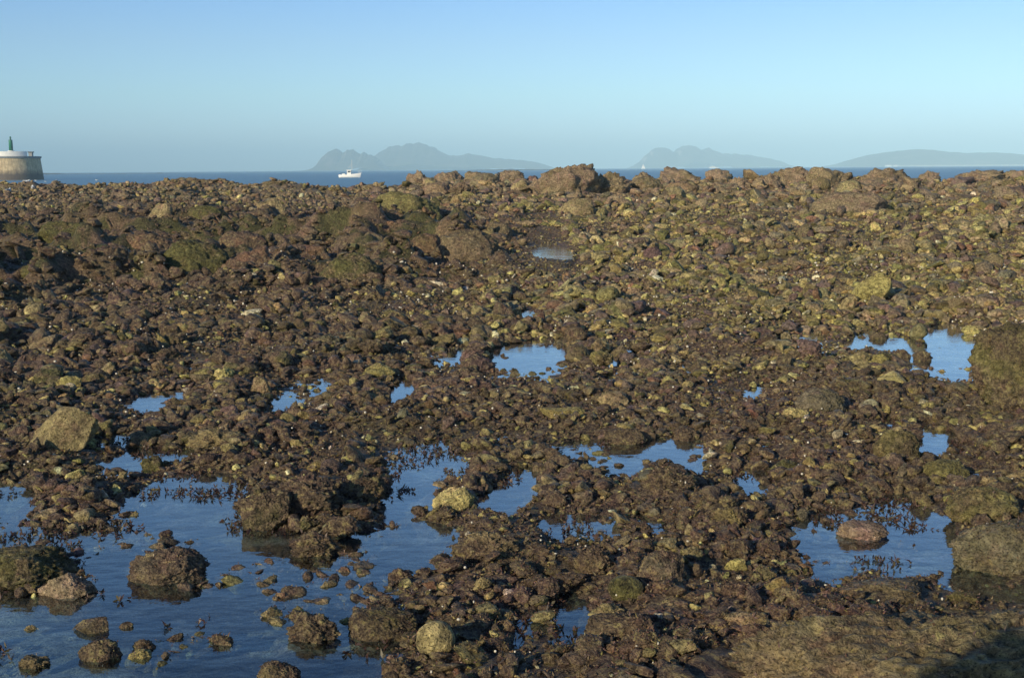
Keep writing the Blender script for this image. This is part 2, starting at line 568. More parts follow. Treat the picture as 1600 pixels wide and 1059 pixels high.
# ------------------------------------------------------------------ ground: one sheet from the camera's feet to below the sea
def build_ground():
    NR, NT_ = 1000, 1100
    rr = 3.4 * (80 / 3.4) ** (np.linspace(0, 1, NR))
    th = np.linspace(R(-62), R(62), NT_)
    rg, tg = np.meshgrid(rr, th, indexing='ij')
    x = (rg * np.sin(tg)).ravel()
    y = (rg * np.cos(tg) - 4.0).ravel()
    z = land(x, y)
    i = (np.arange(NR - 1)[:, None] * NT_ + np.arange(NT_ - 1)[None, :]).ravel()
    f = np.stack([i, i + 1, i + NT_ + 1, i + NT_], 1)[:, ::-1]
    sd = pool_sd(x, y)
    d = np.hypot(x, y)
    u = 800 + FPX * x / np.maximum(y, 1)
    bk, rd = bank_mask(u, d)[:, None], smooth((d - 29) / 6)[:, None]
    n1 = fbm2(x, y, 1.7, 4, 44)[:, None]
    base = np.array([.09, .06, .042]) * (1 + .5 * n1)
    moss_ = np.where(n1 > 0.02, np.array([[.072, .066, .026]]), np.array([[.17, .11, .07]]))
    t = base * (1 - bk) + moss_ * bk
    t = t * (1 - rd) + np.array([.24, .17, .11]) * (1 + .4 * n1) * rd
    streak = smooth((fbm2(x * .55, y * 1.5, 2.6, 5, 45) + .14) / .25)[:, None]
    inp = smooth((-sd - .02) / .10)[:, None] * (d < 15)[:, None]
    t = t * (1 - inp) + inp * (np.array([.035, .03, .028]) * (1 - streak) + np.array([.36, .32, .25]) * streak)
    wd = .62 * (1 - bk) + .35 * bk
    wd = wd * (1 - rd) + .12 * rd
    wd = wd * (1 - inp)
    gm = ground_material()
    me = np_mesh('ground', np.stack([x, y, z], 1), f, M_RUBBLE, True, np.concatenate([t, wd], 1))
    tag(add_obj('ground', me), kind='structure')
    # the shore behind and beside the photographer
    g = 60
    xs, ys = np.meshgrid(np.linspace(-90, 90, g), np.linspace(-70, 60, g), indexing='ij')
    xs, ys = xs.ravel(), ys.ravel()
    d = np.hypot(xs, ys)
    zz = np.where(d < 50, -0.22, -0.22 - (d - 50) * 0.12) + 0.05 * fbm2(xs, ys, 0.2, 2, 3)
    zz = np.where((ys < -2) & (d < 60), zz + 0.15 + 0.03 * np.clip(-ys - 2, 0, 30), zz)
    zz = np.maximum(zz, -3.5)
    i = (np.arange(g - 1)[:, None] * g + np.arange(g - 1)[None, :]).ravel()
    f = np.stack([i, i + g, i + g + 1, i + 1], 1)
    tag(add_obj('terrain', np_mesh('terrain', np.stack([xs, ys, zz], 1), f, bpy.data.materials['weedy_seabed'])), kind='structure')


build_ground()

# pool water: one level sheet at the shore, small sheets for the pools higher up
mw = pool_material()


def sheet(name, x0, x1, y0, y1, z, m):
    me = np_mesh(name, np.array([[x0, y0, z], [x1, y0, z], [x1, y1, z], [x0, y1, z]]), np.array([[0, 1, 2, 3]]), m, False)
    return tag(add_obj(name, me), kind='structure')


sheet('pool_water', -9, 9, 1.0, 14.5, WATER_Z, mw)


for hx, hy, ha, hb, hz in HIGHP:
    n = 40
    a = np.linspace(0, 2 * math.pi, n, endpoint=False)
    rad = 1 + 0.3 * fbm(np.stack([np.cos(a) * 2 + hx, np.sin(a) * 2, a * 0], 1), 3, 4)
    vv = np.stack([hx + np.cos(a) * ha * 1.25 * rad, hy + np.sin(a) * hb * 1.25 * rad, np.full(n, hz + .012)], 1)
    me = np_mesh('pool_water', np.vstack([vv, [[hx, hy, hz + .012]]]), np.array([[i, (i + 1) % n, n] for i in range(n)]), mw, False)
    tag(add_obj('pool_water', me), kind='structure')

# ------------------------------------------------------------------ the rocks one can point at
# u, v of the foot in the photograph, width and height in its pixels, colour, weed cover 0..1, form, name, label, short name
ROCKS = [
 (258, 908, 122, 64, 'grey', .62, 'round', 'boulder', 'rounded weedy boulder standing alone in the middle of the big left pool', 'the lone pool boulder'),
 (18, 915, 190, 72, 'green', .45, 'round', 'boulder', 'large moss-covered boulder in the pool, cut by the left edge of the photo', 'the mossy pool boulder'),
 (97, 935, 92, 50, 'pink', .30, 'angular', 'boulder', 'pinkish rock with a cream foot in the water before the mossy boulder', 'the pink and cream rock'),
 (485, 866, 92, 46, 'purple', .85, 'lump', 'boulder', 'purple weed-covered rock on the upper right shore of the big pool', 'the purple pool rock'),
 (568, 775, 76, 42, 'red', .70, 'lump', 'boulder', 'reddish-brown weedy rock where the big pool meets the narrow channel', 'the reddish channel rock'),
 (706, 798, 70, 50, 'yellow', .0, 'angular', 'boulder', 'bare pale yellow boulder beside the narrow channel, brightest rock in sight', 'the pale yellow boulder'),
 (538, 826, 56, 30, 'purple', .7, 'lump', 'boulder', 'low purple rock with a green rim just below the reddish channel rock', 'the green-rimmed rock'),
 (594, 996, 116, 46, 'brown', .72, 'slab', 'boulder', 'long low weed-covered rock in the water beside the smooth egg-shaped stone', 'the long low weedy rock'),
 (486, 1000, 92, 56, 'purple', .78, 'lump', 'boulder', 'round knobbly purple rock at the lower edge of the big pool', 'the knobbly purple rock'),
 (681, 1016, 62, 58, 'khaki', .25, 'egg', 'boulder', 'smooth olive-grey egg-shaped stone standing upright at the pool edge', 'the egg-shaped stone'),
 (96, 706, 98, 82, 'khaki', .40, 'wedge', 'boulder', 'tall slanted tan boulder with a deep shaded side near the left edge', 'the slanted tan boulder'),
 (412, 824, 84, 92, 'green', .58, 'block', 'boulder', 'steep green-fringed weedy boulder at the head of the big pool', 'the green-fringed boulder'),
 (478, 802, 118, 78, 'purple', .82, 'lump', 'boulder', 'bulky dark weed-covered boulder leaning against the green-fringed boulder', 'the bulky dark boulder'),
 (758, 874, 112, 56, 'tan', .62, 'lump', 'boulder', 'weedy rock with pale yellow streaks below the pale yellow boulder', 'the yellow-streaked rock'),
 (1038, 914, 86, 72, 'grey', .55, 'round', 'boulder', 'big grey-brown boulder throwing the longest dark shadow near the bottom', 'the big grey-brown boulder'),
 (978, 930, 58, 40, 'green', .2, 'egg', 'boulder', 'smooth green dome-shaped stone in front of the big grey-brown boulder', 'the smooth green dome'),
 (978, 1006, 128, 72, 'brown', .6, 'block', 'boulder', 'broad boulder with brown weed hanging down its front beside a pool', 'the weed-hung boulder'),
 (930, 892, 66, 56, 'tan', .66, 'lump', 'boulder', 'brown knobbly weedy rock behind the smooth green dome', 'the knobbly brown rock'),
 (1151, 888, 34, 28, 'ochre', .1, 'angular', 'stone', 'small pale tan angular stone beside the dark shadow of the grey-brown boulder', 'the small pale tan stone'),
 (1040, 772, 104, 52, 'purple', .85, 'lump', 'boulder', 'purple-brown mound of weed in front of the long middle pool', 'the purple mound'),
 (1135, 818, 74, 38, 'ochre', .6, 'lump', 'boulder', 'weedy rock with a mustard yellow crown right of the purple mound', 'the mustard-crowned rock'),
 (1347, 840, 88, 34, 'pink', .36, 'slab', 'boulder', 'flat pinkish rock lying in the right-hand pool', 'the flat pinkish rock'),
 (1545, 812, 120, 62, 'olive', .45, 'round', 'boulder', 'large olive boulder with yellow algae on its front at the right', 'the yellow-algae boulder'),
 (1575, 884, 160, 90, 'grey', .52, 'round', 'boulder', 'huge grey mossy boulder beside the right pool, reddish along its foot', 'the huge grey boulder'),
 (1406, 716, 74, 64, 'olive', .45, 'round', 'boulder', 'upright rounded olive-brown boulder left of a small blue pool', 'the upright olive boulder'),
 (1478, 744, 78, 30, 'olive', .2, 'slab', 'boulder', 'flat olive slab just below the upright olive boulder', 'the flat olive slab'),
 (1228, 738, 52, 30, 'green', .2, 'round', 'stone', 'plain green-olive stone above the right pool', 'the plain green stone'),
 (1312, 750, 54, 40, 'ochre', .4, 'lump', 'boulder', 'lumpy yellow-green rock between the plain green stone and the flat slab', 'the yellow-green lump'),
 (1246, 655, 50, 26, 'yellow', .25, 'lump', 'stone', 'mottled bright yellow rock with red patches below a smooth grey boulder', 'the mottled yellow rock'),
 (1282, 642, 88, 44, 'grey', .2, 'round', 'boulder', 'smooth grey-olive boulder just above the mottled yellow rock', 'the smooth grey boulder'),
 (1396, 604, 46, 22, 'yellow', .05, 'wedge', 'stone', 'bright yellow tilted slab below the square blue pool', 'the tilted yellow slab'),
 (1618, 640, 190, 180, 'olive', .55, 'block', 'boulder', 'very large boulder at the right edge with mossy green front', 'the right-edge boulder'),
 (884, 656, 78, 38, 'ochre', .15, 'angular', 'boulder', 'yellow-tan peaked rock in the middle of the shore', 'the peaked yellow-tan rock'),
 (957, 634, 52, 22, 'tan', .2, 'slab', 'stone', 'low tan stone just right of the peaked yellow-tan rock', 'the low tan stone'),
 (594, 586, 62, 24, 'ochre', .2, 'angular', 'stone', 'ochre stone with an orange spot in the middle left', 'the ochre stone'),
 (407, 608, 34, 30, 'tan', .1, 'block', 'stone', 'pale tan upright stone left of two little pools', 'the pale upright stone'),
 (348, 592, 38, 26, 'yellow', .25, 'lump', 'stone', 'pitted yellow stone beside a brown one in the middle left', 'the pitted yellow stone'),
 (315, 594, 40, 22, 'brown', .2, 'angular', 'stone', 'grey-brown stone touching the pitted yellow stone on its left', 'the grey-brown stone'),
 (393, 493, 40, 18, 'cream', .0, 'block', 'stone', 'pale cream flat-topped block standing out in the dark left field', 'the cream block'),
 (609, 502, 38, 14, 'yellow', .1, 'slab', 'stone', 'thin yellow-green flat stone in the upper middle of the shore', 'the thin yellow-green stone'),
 (717, 466, 28, 20, 'yellow', .0, 'angular', 'stone', 'small bright yellow pointed stone below the dark boulders', 'the yellow pointed stone'),
 (336, 698, 96, 34, 'tan', .5, 'lump', 'boulder', 'yellowish-brown low mound of rock behind the big pool', 'the yellowish mound'),
 (117, 744, 34, 17, 'yellow', .05, 'angular', 'stone', 'small yellow stone right below the slanted tan boulder', 'the small yellow stone'),
 (240, 733, 46, 28, 'green', .4, 'lump', 'stone', 'green-topped rock in the narrow strip of water above the big pool', 'the green-topped rock'),
 (109, 608, 42, 19, 'ochre', .1, 'slab', 'stone', 'olive-yellow slanted slab near the left edge above the tan boulder', 'the olive-yellow slab'),
 (975, 692, 70, 30, 'purple', .8, 'slab', 'boulder', 'purple weedy rock on the far bank of the long middle pool', 'the far-bank purple rock'),
 (1072, 686, 44, 26, 'red', .8, 'lump', 'stone', 'reddish weedy rock just right of the far-bank purple rock', 'the far-bank red rock'),
 (1441, 562, 30, 22, 'brown', .5, 'round', 'stone', 'round brown stone in the square upper right pool', 'the round pool stone'),
 (1408, 564, 34, 26, 'red', .5, 'round', 'stone', 'reddish round stone just left of the square upper right pool', 'the reddish round stone'),
 (1376, 570, 36, 28, 'ochre', .35, 'lump', 'stone', 'yellowish lumpy stone on the near bank of the upper right pool', 'the yellowish bank stone'),
 (1345, 560, 22, 16, 'pink', .4, 'round', 'stone', 'small pinkish stone on the near bank, left of the yellowish one', 'the small pinkish stone'),
 (1375, 529, 30, 16, 'brown', .6, 'round', 'stone', 'dark stone dipping into the upper right pool from its far bank', 'the far-bank dark stone'),
 (1520, 522, 34, 20, 'yellow', .15, 'lump', 'stone', 'yellow stone at the top right corner of the square pool', 'the yellow corner stone'),
 (140, 984, 62, 26, 'brown', .6, 'wedge', 'stone', 'dark sloping stone in the water below the pink and cream rock', 'the dark sloping stone'),
 (197, 977, 24, 15, 'purple', .8, 'round', 'stone', 'tiny purple stone in the pool under the lone boulder', 'the tiny purple stone'),
 (155, 1028, 66, 42, 'brown', .7, 'round', 'boulder', 'dark brown rock in the water near the bottom left corner', 'the bottom-left brown rock'),
 (222, 1012, 40, 26, 'red', .7, 'lump', 'stone', 'small reddish weedy rock right of the dark brown bottom-left rock', 'the small reddish rock'),
 (50, 1040, 52, 26, 'tan', .6, 'lump', 'stone', 'tan-topped weedy stone in the bottom left corner pool', 'the tan-topped stone'),
 (46, 980, 22, 13, 'tan', .5, 'round', 'stone', 'tiny tan stone alone in the water at the lower left', 'the tiny tan stone'),
 (430, 1064, 74, 40, 'olive', .5, 'round', 'boulder', 'olive-grey rock on the bottom edge below the knobbly purple rock', 'the bottom-edge olive rock'),
 (1360, 470, 62, 38, 'ochre', .15, 'wedge', 'boulder', 'tilted tan slab standing above the right half of the rubble', 'the tilted tan slab'),
 (1326, 480, 26, 28, 'tan', .1, 'block', 'stone', 'small upright tan block left of the tilted tan slab', 'the upright tan block'),
 (1190, 442, 48, 14, 'tan', .1, 'slab', 'stone', 'low flat tan stone in the upper right rubble', 'the low flat tan stone'),
 (1392, 940, 160, 36, 'brown', .5, 'slab', 'boulder', 'long flat brown rock between the right pool and the corner slab', 'the long flat brown rock'),
 (1190, 1012, 76, 52, 'purple', .8, 'lump', 'boulder', 'purple-brown rock right of the weed-hung boulder', 'the purple-brown corner rock'),
 (1150, 940, 90, 44, 'red', .75, 'lump', 'boulder', 'reddish weedy double rock below the small pale tan stone', 'the double red rock'),
 (625, 903, 44, 26, 'purple', .85, 'lump', 'stone', 'purple weedy stone at the right end of the big pool', 'the right-end purple stone'),
 (1176, 796, 60, 24, 'brown', .7, 'lump', 'stone', 'brown weedy stone behind the mustard-crowned rock', 'the brown weedy stone'),
 (1610, 760, 70, 36, 'tan', .3, 'round', 'boulder', 'tan boulder cut by the right edge above the yellow-algae boulder', 'the right-edge tan boulder'),
 (868, 782, 38, 26, 'red', .7, 'round', 'stone', 'red-brown round stone right of the channel water', 'the red-brown round stone'),
 # the bank of slabs and boulders half way out, left
 (158, 436, 96, 54, 'red', .55, 'block', 'boulder', 'red-brown block with a black shadow beside it on the left bank', 'the red-brown block'),
 (300, 436, 110, 56, 'green', .25, 'round', 'boulder', 'low boulder with bright green moss left of the dark red boulder', 'the bright mossy boulder'),
 (392, 438, 90, 50, 'red', .5, 'block', 'boulder', 'dark red boulder at the right end of the mossy one', 'the dark red boulder'),
 (476, 436, 48, 32, 'red', .6, 'block', 'boulder', 'small dark boulder in shadow right of the dark red boulder', 'the small shaded boulder'),
 (548, 452, 96, 52, 'green', .4, 'round', 'boulder', 'green-brown domed boulder below the wide smooth rock', 'the green-brown dome'),
 (735, 408, 96, 54, 'brown', .4, 'block', 'boulder', 'brown boulder with weed hanging down its face beside a tiny pool', 'the weed-curtained boulder'),
 (625, 352, 124, 48, 'olive', .12, 'round', 'boulder', 'wide smooth olive-tan rock dome on the skyline side of the bank', 'the wide smooth dome'),
 (424, 344, 52, 34, 'tan', .2, 'block', 'boulder', 'tan square boulder left of the wide smooth dome', 'the tan square boulder'),
 (70, 438, 74, 36, 'green', .2, 'round', 'boulder', 'yellow-green mossy rock near the left edge', 'the yellow-green mossy rock'),
 (225, 392, 90, 34, 'red', .5, 'slab', 'boulder', 'low brown-red slab behind the red-brown block', 'the low red slab'),
 (100, 378, 86, 30, 'green', .3, 'slab', 'boulder', 'dark mossy slab far left on the bank', 'the dark mossy slab'),
 (375, 392, 80, 34, 'red', .6, 'slab', 'boulder', 'rust-brown slab in the middle of the mossy bank', 'the rust-brown slab'),
 (470, 408, 84, 34, 'red', .45, 'slab', 'boulder', 'rust-brown rounded slab behind the small shaded boulder', 'the rounded rust slab'),
 (560, 402, 70, 36, 'brown', .5, 'wedge', 'boulder', 'brown wedge of rock behind the green-brown dome', 'the brown wedge'),
 (320, 345, 64, 24, 'green', .35, 'round', 'boulder', 'green-capped boulder below the left skyline hump', 'the green-capped boulder'),
 (660, 392, 60, 26, 'red', .5, 'slab', 'boulder', 'dull red slab left of the weed-curtained boulder', 'the dull red slab'),
 (775, 372, 60, 24, 'brown', .4, 'slab', 'boulder', 'brown slab behind the weed-curtained boulder', 'the brown back slab'),
 (905, 338, 64, 26, 'tan', .2, 'round', 'boulder', 'tan boulder in front of the big skyline hump', 'the tan front boulder'),
 (820, 362, 46, 20, 'tan', .2, 'angular', 'boulder', 'small tan boulder left of the tan front boulder', 'the small tan boulder'),
 (95, 400, 30, 16, 'ochre', .0, 'angular', 'stone', 'small ochre stone among the mossy rocks on the left', 'the small ochre stone'),
 (132, 336, 70, 26, 'brown', .4, 'block', 'boulder', 'brown boulder in the left field below the sea', 'the left-field brown boulder'),
 (245, 345, 40, 26, 'tan', .3, 'wedge', 'boulder', 'tan wedge-shaped boulder left of the green-capped boulder', 'the tan wedge'),
 # the ridge against the sea
 (880, 308, 120, 47, 'ridge', .12, 'crag', 'boulder', 'biggest brown crag on the skyline near the middle', 'the biggest skyline crag'),
 (952, 306, 68, 42, 'ridge', .12, 'crag', 'boulder', 'steep skyline boulder with a dark right side beside the biggest crag', 'the steep skyline boulder'),
 (1006, 291, 48, 27, 'ridge', .2, 'crag', 'boulder', 'small brown crag under the distant white sail', 'the crag under the sail'),
 (1062, 288, 66, 29, 'ridge', .15, 'crag', 'boulder', 'long brown skyline crag under the jagged island', 'the long skyline crag'),
 (1128, 290, 54, 24, 'ridge', .2, 'crag', 'boulder', 'low brown crag under the distant ferry', 'the crag under the ferry'),
 (1240, 292, 76, 44, 'ridge', .1, 'crag', 'boulder', 'blocky twin-headed crag, tallest rock on the right skyline', 'the twin-headed crag'),
 (1200, 296, 44, 26, 'ridge', .15, 'crag', 'boulder', 'small crag leaning on the left of the twin-headed crag', 'the leaning small crag'),
 (1302, 296, 80, 38, 'ridge', .1, 'crag', 'boulder', 'square-topped crag between the twin-headed crag and the flat one', 'the square-topped crag'),
 (1384, 296, 110, 40, 'ridge', .12, 'crag', 'boulder', 'wide flat-topped crag below the long low island', 'the wide flat crag'),
 (1452, 285, 42, 17, 'ridge', .2, 'crag', 'boulder', 'small reddish crag right of the wide flat crag', 'the small reddish crag'),
 (1535, 282, 90, 17, 'ridge', .2, 'crag', 'boulder', 'low long skyline rock towards the right edge', 'the low skyline rock'),
 (1600, 284, 70, 20, 'ridge', .2, 'crag', 'boulder', 'skyline rock cut by the right edge of the photo', 'the right-edge skyline rock'),
 (1330, 336, 120, 36, 'ridge', .15, 'slab', 'boulder', 'sloping reddish-brown slab below the wide flat crag', 'the sloping reddish slab'),
 (655, 292, 40, 24, 'ridge', .3, 'crag', 'boulder', 'pointed skyline rock right of the white boat', 'the pointed skyline rock'),
 (704, 290, 54, 21, 'ridge', .3, 'crag', 'boulder', 'brown skyline rock under the highest island', 'the rock under the island'),
 (746, 290, 42, 22, 'ridge', .3, 'crag', 'boulder', 'rough skyline rock left of the thin dark post', 'the rock left of the post'),
 (795, 290, 58, 22, 'ridge', .3, 'crag', 'boulder', 'rounded skyline rock at the foot of the thin dark post', 'the rock under the post'),
 (290, 290, 100, 13, 'brown', .4, 'crag', 'boulder', 'long dark hump on the left skyline', 'the left skyline hump'),
 (345, 291, 44, 12, 'brown', .4, 'crag', 'boulder', 'dark rock at the right foot of the left skyline hump', 'the dark foot rock'),
 (425, 293, 50, 14, 'brown', .3, 'crag', 'boulder', 'low skyline rock left of the white boat', 'the low rock left of the boat'),
 (1155, 296, 46, 22, 'ridge', .2, 'crag', 'boulder', 'brown skyline rock left of the leaning small crag', 'the brown skyline rock'),
]
FORMS = dict(
    round=dict(cuts=6, hard=.75, lump=.28, fine=.09, depth=(.68, .95)),
    angular=dict(cuts=14, hard=1.0, lump=.25, fine=.05, depth=(.42, .8)),
    wedge=dict(cuts=10, hard=1.0, lump=.10, fine=.03, depth=(.55, .85), flat_top=(-.75, -.25, .6)),
    slab=dict(cuts=9, hard=.9, lump=.22, fine=.08, depth=(.6, .9), flat_top=(.1, -.1, 1)),
    block=dict(cuts=12, hard=.97, lump=.2, fine=.09, depth=(.55, .8), flat_top=(-.15, -.1, 1)),
    lump=dict(cuts=4, hard=.6, lump=.5, fine=.20, depth=(.7, .95), fscale=4.0),
    egg=dict(cuts=2, hard=.5, lump=.10, fine=.008, depth=(.8, .95)),
    crag=dict(cuts=18, hard=.95, lump=.36, fine=.19, depth=(.5, .85), fscale=2.4),
)
TURF = []          # (points, normals, tint) of surfaces that carry weed fronds
HAND = []          # x, y, rx, ry, short
for i, (u, v, w, h, ck, weed, form, name, label, short) in enumerate(ROCKS):
    p = on_land(u, v)
    if v > 515:
        pw = on_land(u, v, 0.01)
        if float(pool_sd(np.array([pw.x]), np.array([pw.y]))[0]) < 0.05:
            p = pw
    wm, hm = w * p.y / FPX, h * p.y / FPX
    far = p.y > 15
    deep = not far and form in ('round', 'lump', 'block', 'angular')
    ax, az = 0.54 * wm, hm * (0.95 if far else .64 if deep else .80 if v < 680 else .60)
    ay = max(0.40 * wm, 0.5 * az) if form not in ('slab',) else 0.36 * wm
    ay = min(ay, 1.3 * az + 0.3 * ax)
    sub = 5 if w > 60 and v > 600 else 4
    vv, ff = rock_shape(sub, 1000 + i, **FORMS[form])
    mx = np.abs(vv).max(axis=0)
    vv = vv / mx * np.array([ax, ay, az])
    cy = p.y + 0.75 * ay
    cz = p.z - 0.02 + az * (0.18 if far else .30 if deep else .55)
    if form == 'wedge':
        vv[:, 0] += .45 * vv[:, 2]
    me = np_mesh(name, vv, ff, M_ROCK)
    o = add_obj(name, me, loc=(p.x * cy / p.y * 0.5 + p.x * 0.5, cy, cz))
    c = C[ck]
    o.color = (*c, weed)
    tag(o, label, name, 'loose rocks of the tidal shore')
    HAND.append((o.location.x, cy, ax, ay, short))
    if p.y < 13 and form not in ('egg',) and ck not in ('yellow', 'cream'):
        m = rng.random(len(vv)) < min(1.0, 260 * weed * (ax * ay * 12) / len(vv) * 6)
        m &= vv[:, 2] > -0.3 * az
        q = vv[m] / np.array([ax, ay, az]) ** 2
        q /= np.linalg.norm(q, axis=1)[:, None]
        TURF.append((vv[m] + np.array(o.location), q))

# the great slab in the lower right corner, its end shaded by the rock added behind the camera
vv, ff = rock_shape(6, 78, cuts=6, hard=.85, lump=.34, fine=.10, depth=(.65, .92), flat_top=(-.2, -.3, 1), fscale=6)
vv = vv / np.abs(vv).max(axis=0) * np.array([0.78, 0.40, 0.28])
ps = on_land(1395, 1050, 0.05)
o = add_obj('boulder', np_mesh('boulder', vv, ff, M_ROCK), loc=(ps.x + 0.06, ps.y - 0.02, 0.0))
o.rotation_euler = (0, 0, R(16))
o.color = (.27, .205, .115, .50)
tag(o, 'great mossy brown slab filling the bottom right corner, dropping into black shade', 'boulder', 'loose rocks of the tidal shore')
HAND.append((o.location.x, o.location.y, .80, .42, 'the great corner slab'))
ca, sa = math.cos(R(16)), math.sin(R(16))
m = (rng.random(len(vv)) < 0.12) & (vv[:, 2] > 0)
q = vv[m] / np.array([.80, .42, .27]) ** 2
q /= np.linalg.norm(q, axis=1)[:, None]
RT = np.array([[ca, -sa, 0], [sa, ca, 0], [0, 0, 1]])
TURF.append((vv[m] @ RT.T + np.array(o.location), q @ RT.T))
# unseen rock added behind the camera to cast the shadow on the slab's end
vv, ff = rock_shape(5, 91, **FORMS['round'])
vv = vv / np.abs(vv).max(axis=0) * np.array([.72, .5, 1.45])
tip = on_land(1700, 965, 0.2)
hgt = 2.85
o = add_obj('boulder', np_mesh('boulder', vv, ff, M_ROCK), loc=(tip.x, tip.y, 0))
reach = (hgt - .2) / math.tan(SUN_EL)
o.location = (tip.x + SUN_AZ.x * reach, tip.y + SUN_AZ.y * reach, hgt - 1.45)
o.color = (*C['grey'], .4)
tag(o, 'added out-of-view shadow caster behind the viewpoint, darkening the bottom right corner', 'boulder')
HX = np.array([[h[0], h[1], h[2], h[3]] for h in HAND])


# ------------------------------------------------------------------ the rubble of the shore
def scatter(n, d0, d1, rmed, rsig, rmin, rmax):
    a = rng.uniform(-0.52, 0.52, n)
    d = np.sqrt(rng.uniform(d0 * d0, d1 * d1, n))
    x, y = d * np.sin(a), d * np.cos(a)
    r = np.clip(rmed * np.exp(rng.normal(0, rsig * 1.2, n)) * np.exp(1.35 * fbm2(x, y, 1.1, 3, 81)), rmin, rmax)
    return x, y, r


sets = [scatter(62000, 3.3, 10, .0145, .60, .008, .062), scatter(80000, 10, 19, .023, .56, .013, .13), scatter(50000, 19, 30, .040, .50, .022, .18), scatter(34000, 30, 45, .060, .5, .035, .20), scatter(420, 34, 42.5, .22, .35, .14, .42)]
X = np.concatenate([s[0] for s in sets])
Y = np.concatenate([s[1] for s in sets])
RR = np.concatenate([s[2] for s in sets])
SD = pool_sd(X, Y)
keep = (SD > 0.2 * RR) | ((rng.random(len(X)) < .55) & (fbm2(X, Y, 2.4, 3, 83) > .10 + .32 * np.clip(-SD, 0, .5)))
# weed and stones lie thicker in some places than others
keep &= ~((fbm2(X, Y, 1.3, 2, 61) < -0.28) & (rng.random(len(X)) < 0.45))
keep &= ~((rng.random(len(X)) < .72 * bank_mask(800 + FPX * X / np.maximum(Y, 1), np.hypot(X, Y))) & (RR < .5))
keep &= ~((RR > .13) & (800 + FPX * X / np.maximum(Y, 1) < 560) & (Y > 30))
for hx, hy, ha, hb in HX:
    grow = np.where(RR > .028, .75 * RR, 0)
    keep &= ((X - hx) / (ha * .92 + grow)) ** 2 + ((Y - hy) / (hb * .9 + grow)) ** 2 > 1
for hx, hy, ha, hb, hz in HIGHP:
    keep &= (np.hypot((X - hx) / ha, (Y - hy) / hb) > 1.25)
    keep &= ~((np.hypot((X - hx) / ha, (Y - hy) / (hb * 1.3)) < 1.9) & (RR > .035))
X, Y, RR, SD = X[keep], Y[keep], RR[keep], SD[keep]
inpool = SD < 0.2 * RR
RR = np.where(inpool, np.minimum(RR, .05), RR)
DD = np.hypot(X, Y)
# the near rims of the pools are flat: only small stones between the eye and the water
rim = np.zeros(len(X), bool)
for back in (.12, .28, .48):
    rim |= pool_sd(X, Y + back * np.clip(DD / 7, .6, 2)) < -.02
rim &= ~inpool & (DD < 18)
k_ = ~rim | (RR < .022) | (rng.random(len(X)) < .12)
X, Y, RR, SD, DD, inpool, rim = X[k_], Y[k_], RR[k_], SD[k_], DD[k_], inpool[k_], rim[k_]
RR = np.where(rim, np.minimum(RR, np.where(DD > 8, .022, .045)), RR)
Z = land(X, Y, SD) + RR * rng.uniform(-.05, .55, len(X))
Z = np.where(inpool, -0.02 + 0.2 * RR, Z)

# colour by where a stone lies: purple weed near, yellow-olive rubble right and far, dark green bank left, brown ridge
keys = ['purple', 'brown', 'olive', 'ochre', 'yellow', 'tan', 'grey', 'green', 'cream', 'red', 'dark', 'ridge']
U = 800 + FPX * X / np.maximum(Y, 1)
zone = fbm2(X, Y, .45, 3, 71)
rightfar = smooth((U - 560 + 260 * zone) / 420) * smooth((DD - 7.0) / 8)
bank = smooth((900 - U + 150 * zone) / 200) * smooth((DD - 14) / 4) * smooth((32 - DD) / 5)
ridge = smooth((DD - 29) / 8)
base_w = np.array([.32, .16, .12, .07, .03, .13, .06, .03, .012, .07, .01, 0.0])
rf_w = np.array([.10, .16, .20, .17, .07, .20, .07, .01, .012, .03, .00, .02])
bk_w = np.array([.12, .15, .10, .01, .0, .04, .03, .22, .0, .28, .05, .0])
rd_w = np.array([.02, .12, .06, .02, .0, .22, .10, .0, .002, .05, .0, .45])
W = base_w[None] * (1 - rightfar)[:, None] + rf_w[None] * rightfar[:, None]
W = W * (1 - bank)[:, None] + bk_w[None] * bank[:, None]
W = W * (1 - ridge)[:, None] + rd_w[None] * ridge[:, None]
W /= W.sum(1)[:, None]
pick = (rng.random(len(X))[:, None] > np.cumsum(W, 1)).sum(1).clip(0, len(keys) - 1)
PAL = np.array([C[k] for k in keys])
TINT = PAL[pick] * rng.uniform(.7, 1.3, (len(X), 1)) * rng.uniform(.93, 1.07, (len(X), 3))
WEED = np.clip(.62 - .42 * rightfar - .36 * ridge + rng.normal(0, .12, len(X)) + .1 * bank, 0, 1)
WEED = np.where(np.isin(pick, [3, 4, 8]), WEED * .3, WEED)

big_ = smooth((RR / DD - .005) / .005)[:, None]
TINT = TINT * (1 - big_) + np.minimum(TINT, [.30, .235, .12]) * big_
order = np.argsort(-(RR / DD))
N_OWN = 175
vis = np.abs(X / Y) < 0.44
vis &= (Y > 3.9) & (Y < 41)
own = [i for i in order if vis[i]][:N_OWN]
own_set = np.zeros(len(X), bool)
own_set[own] = True

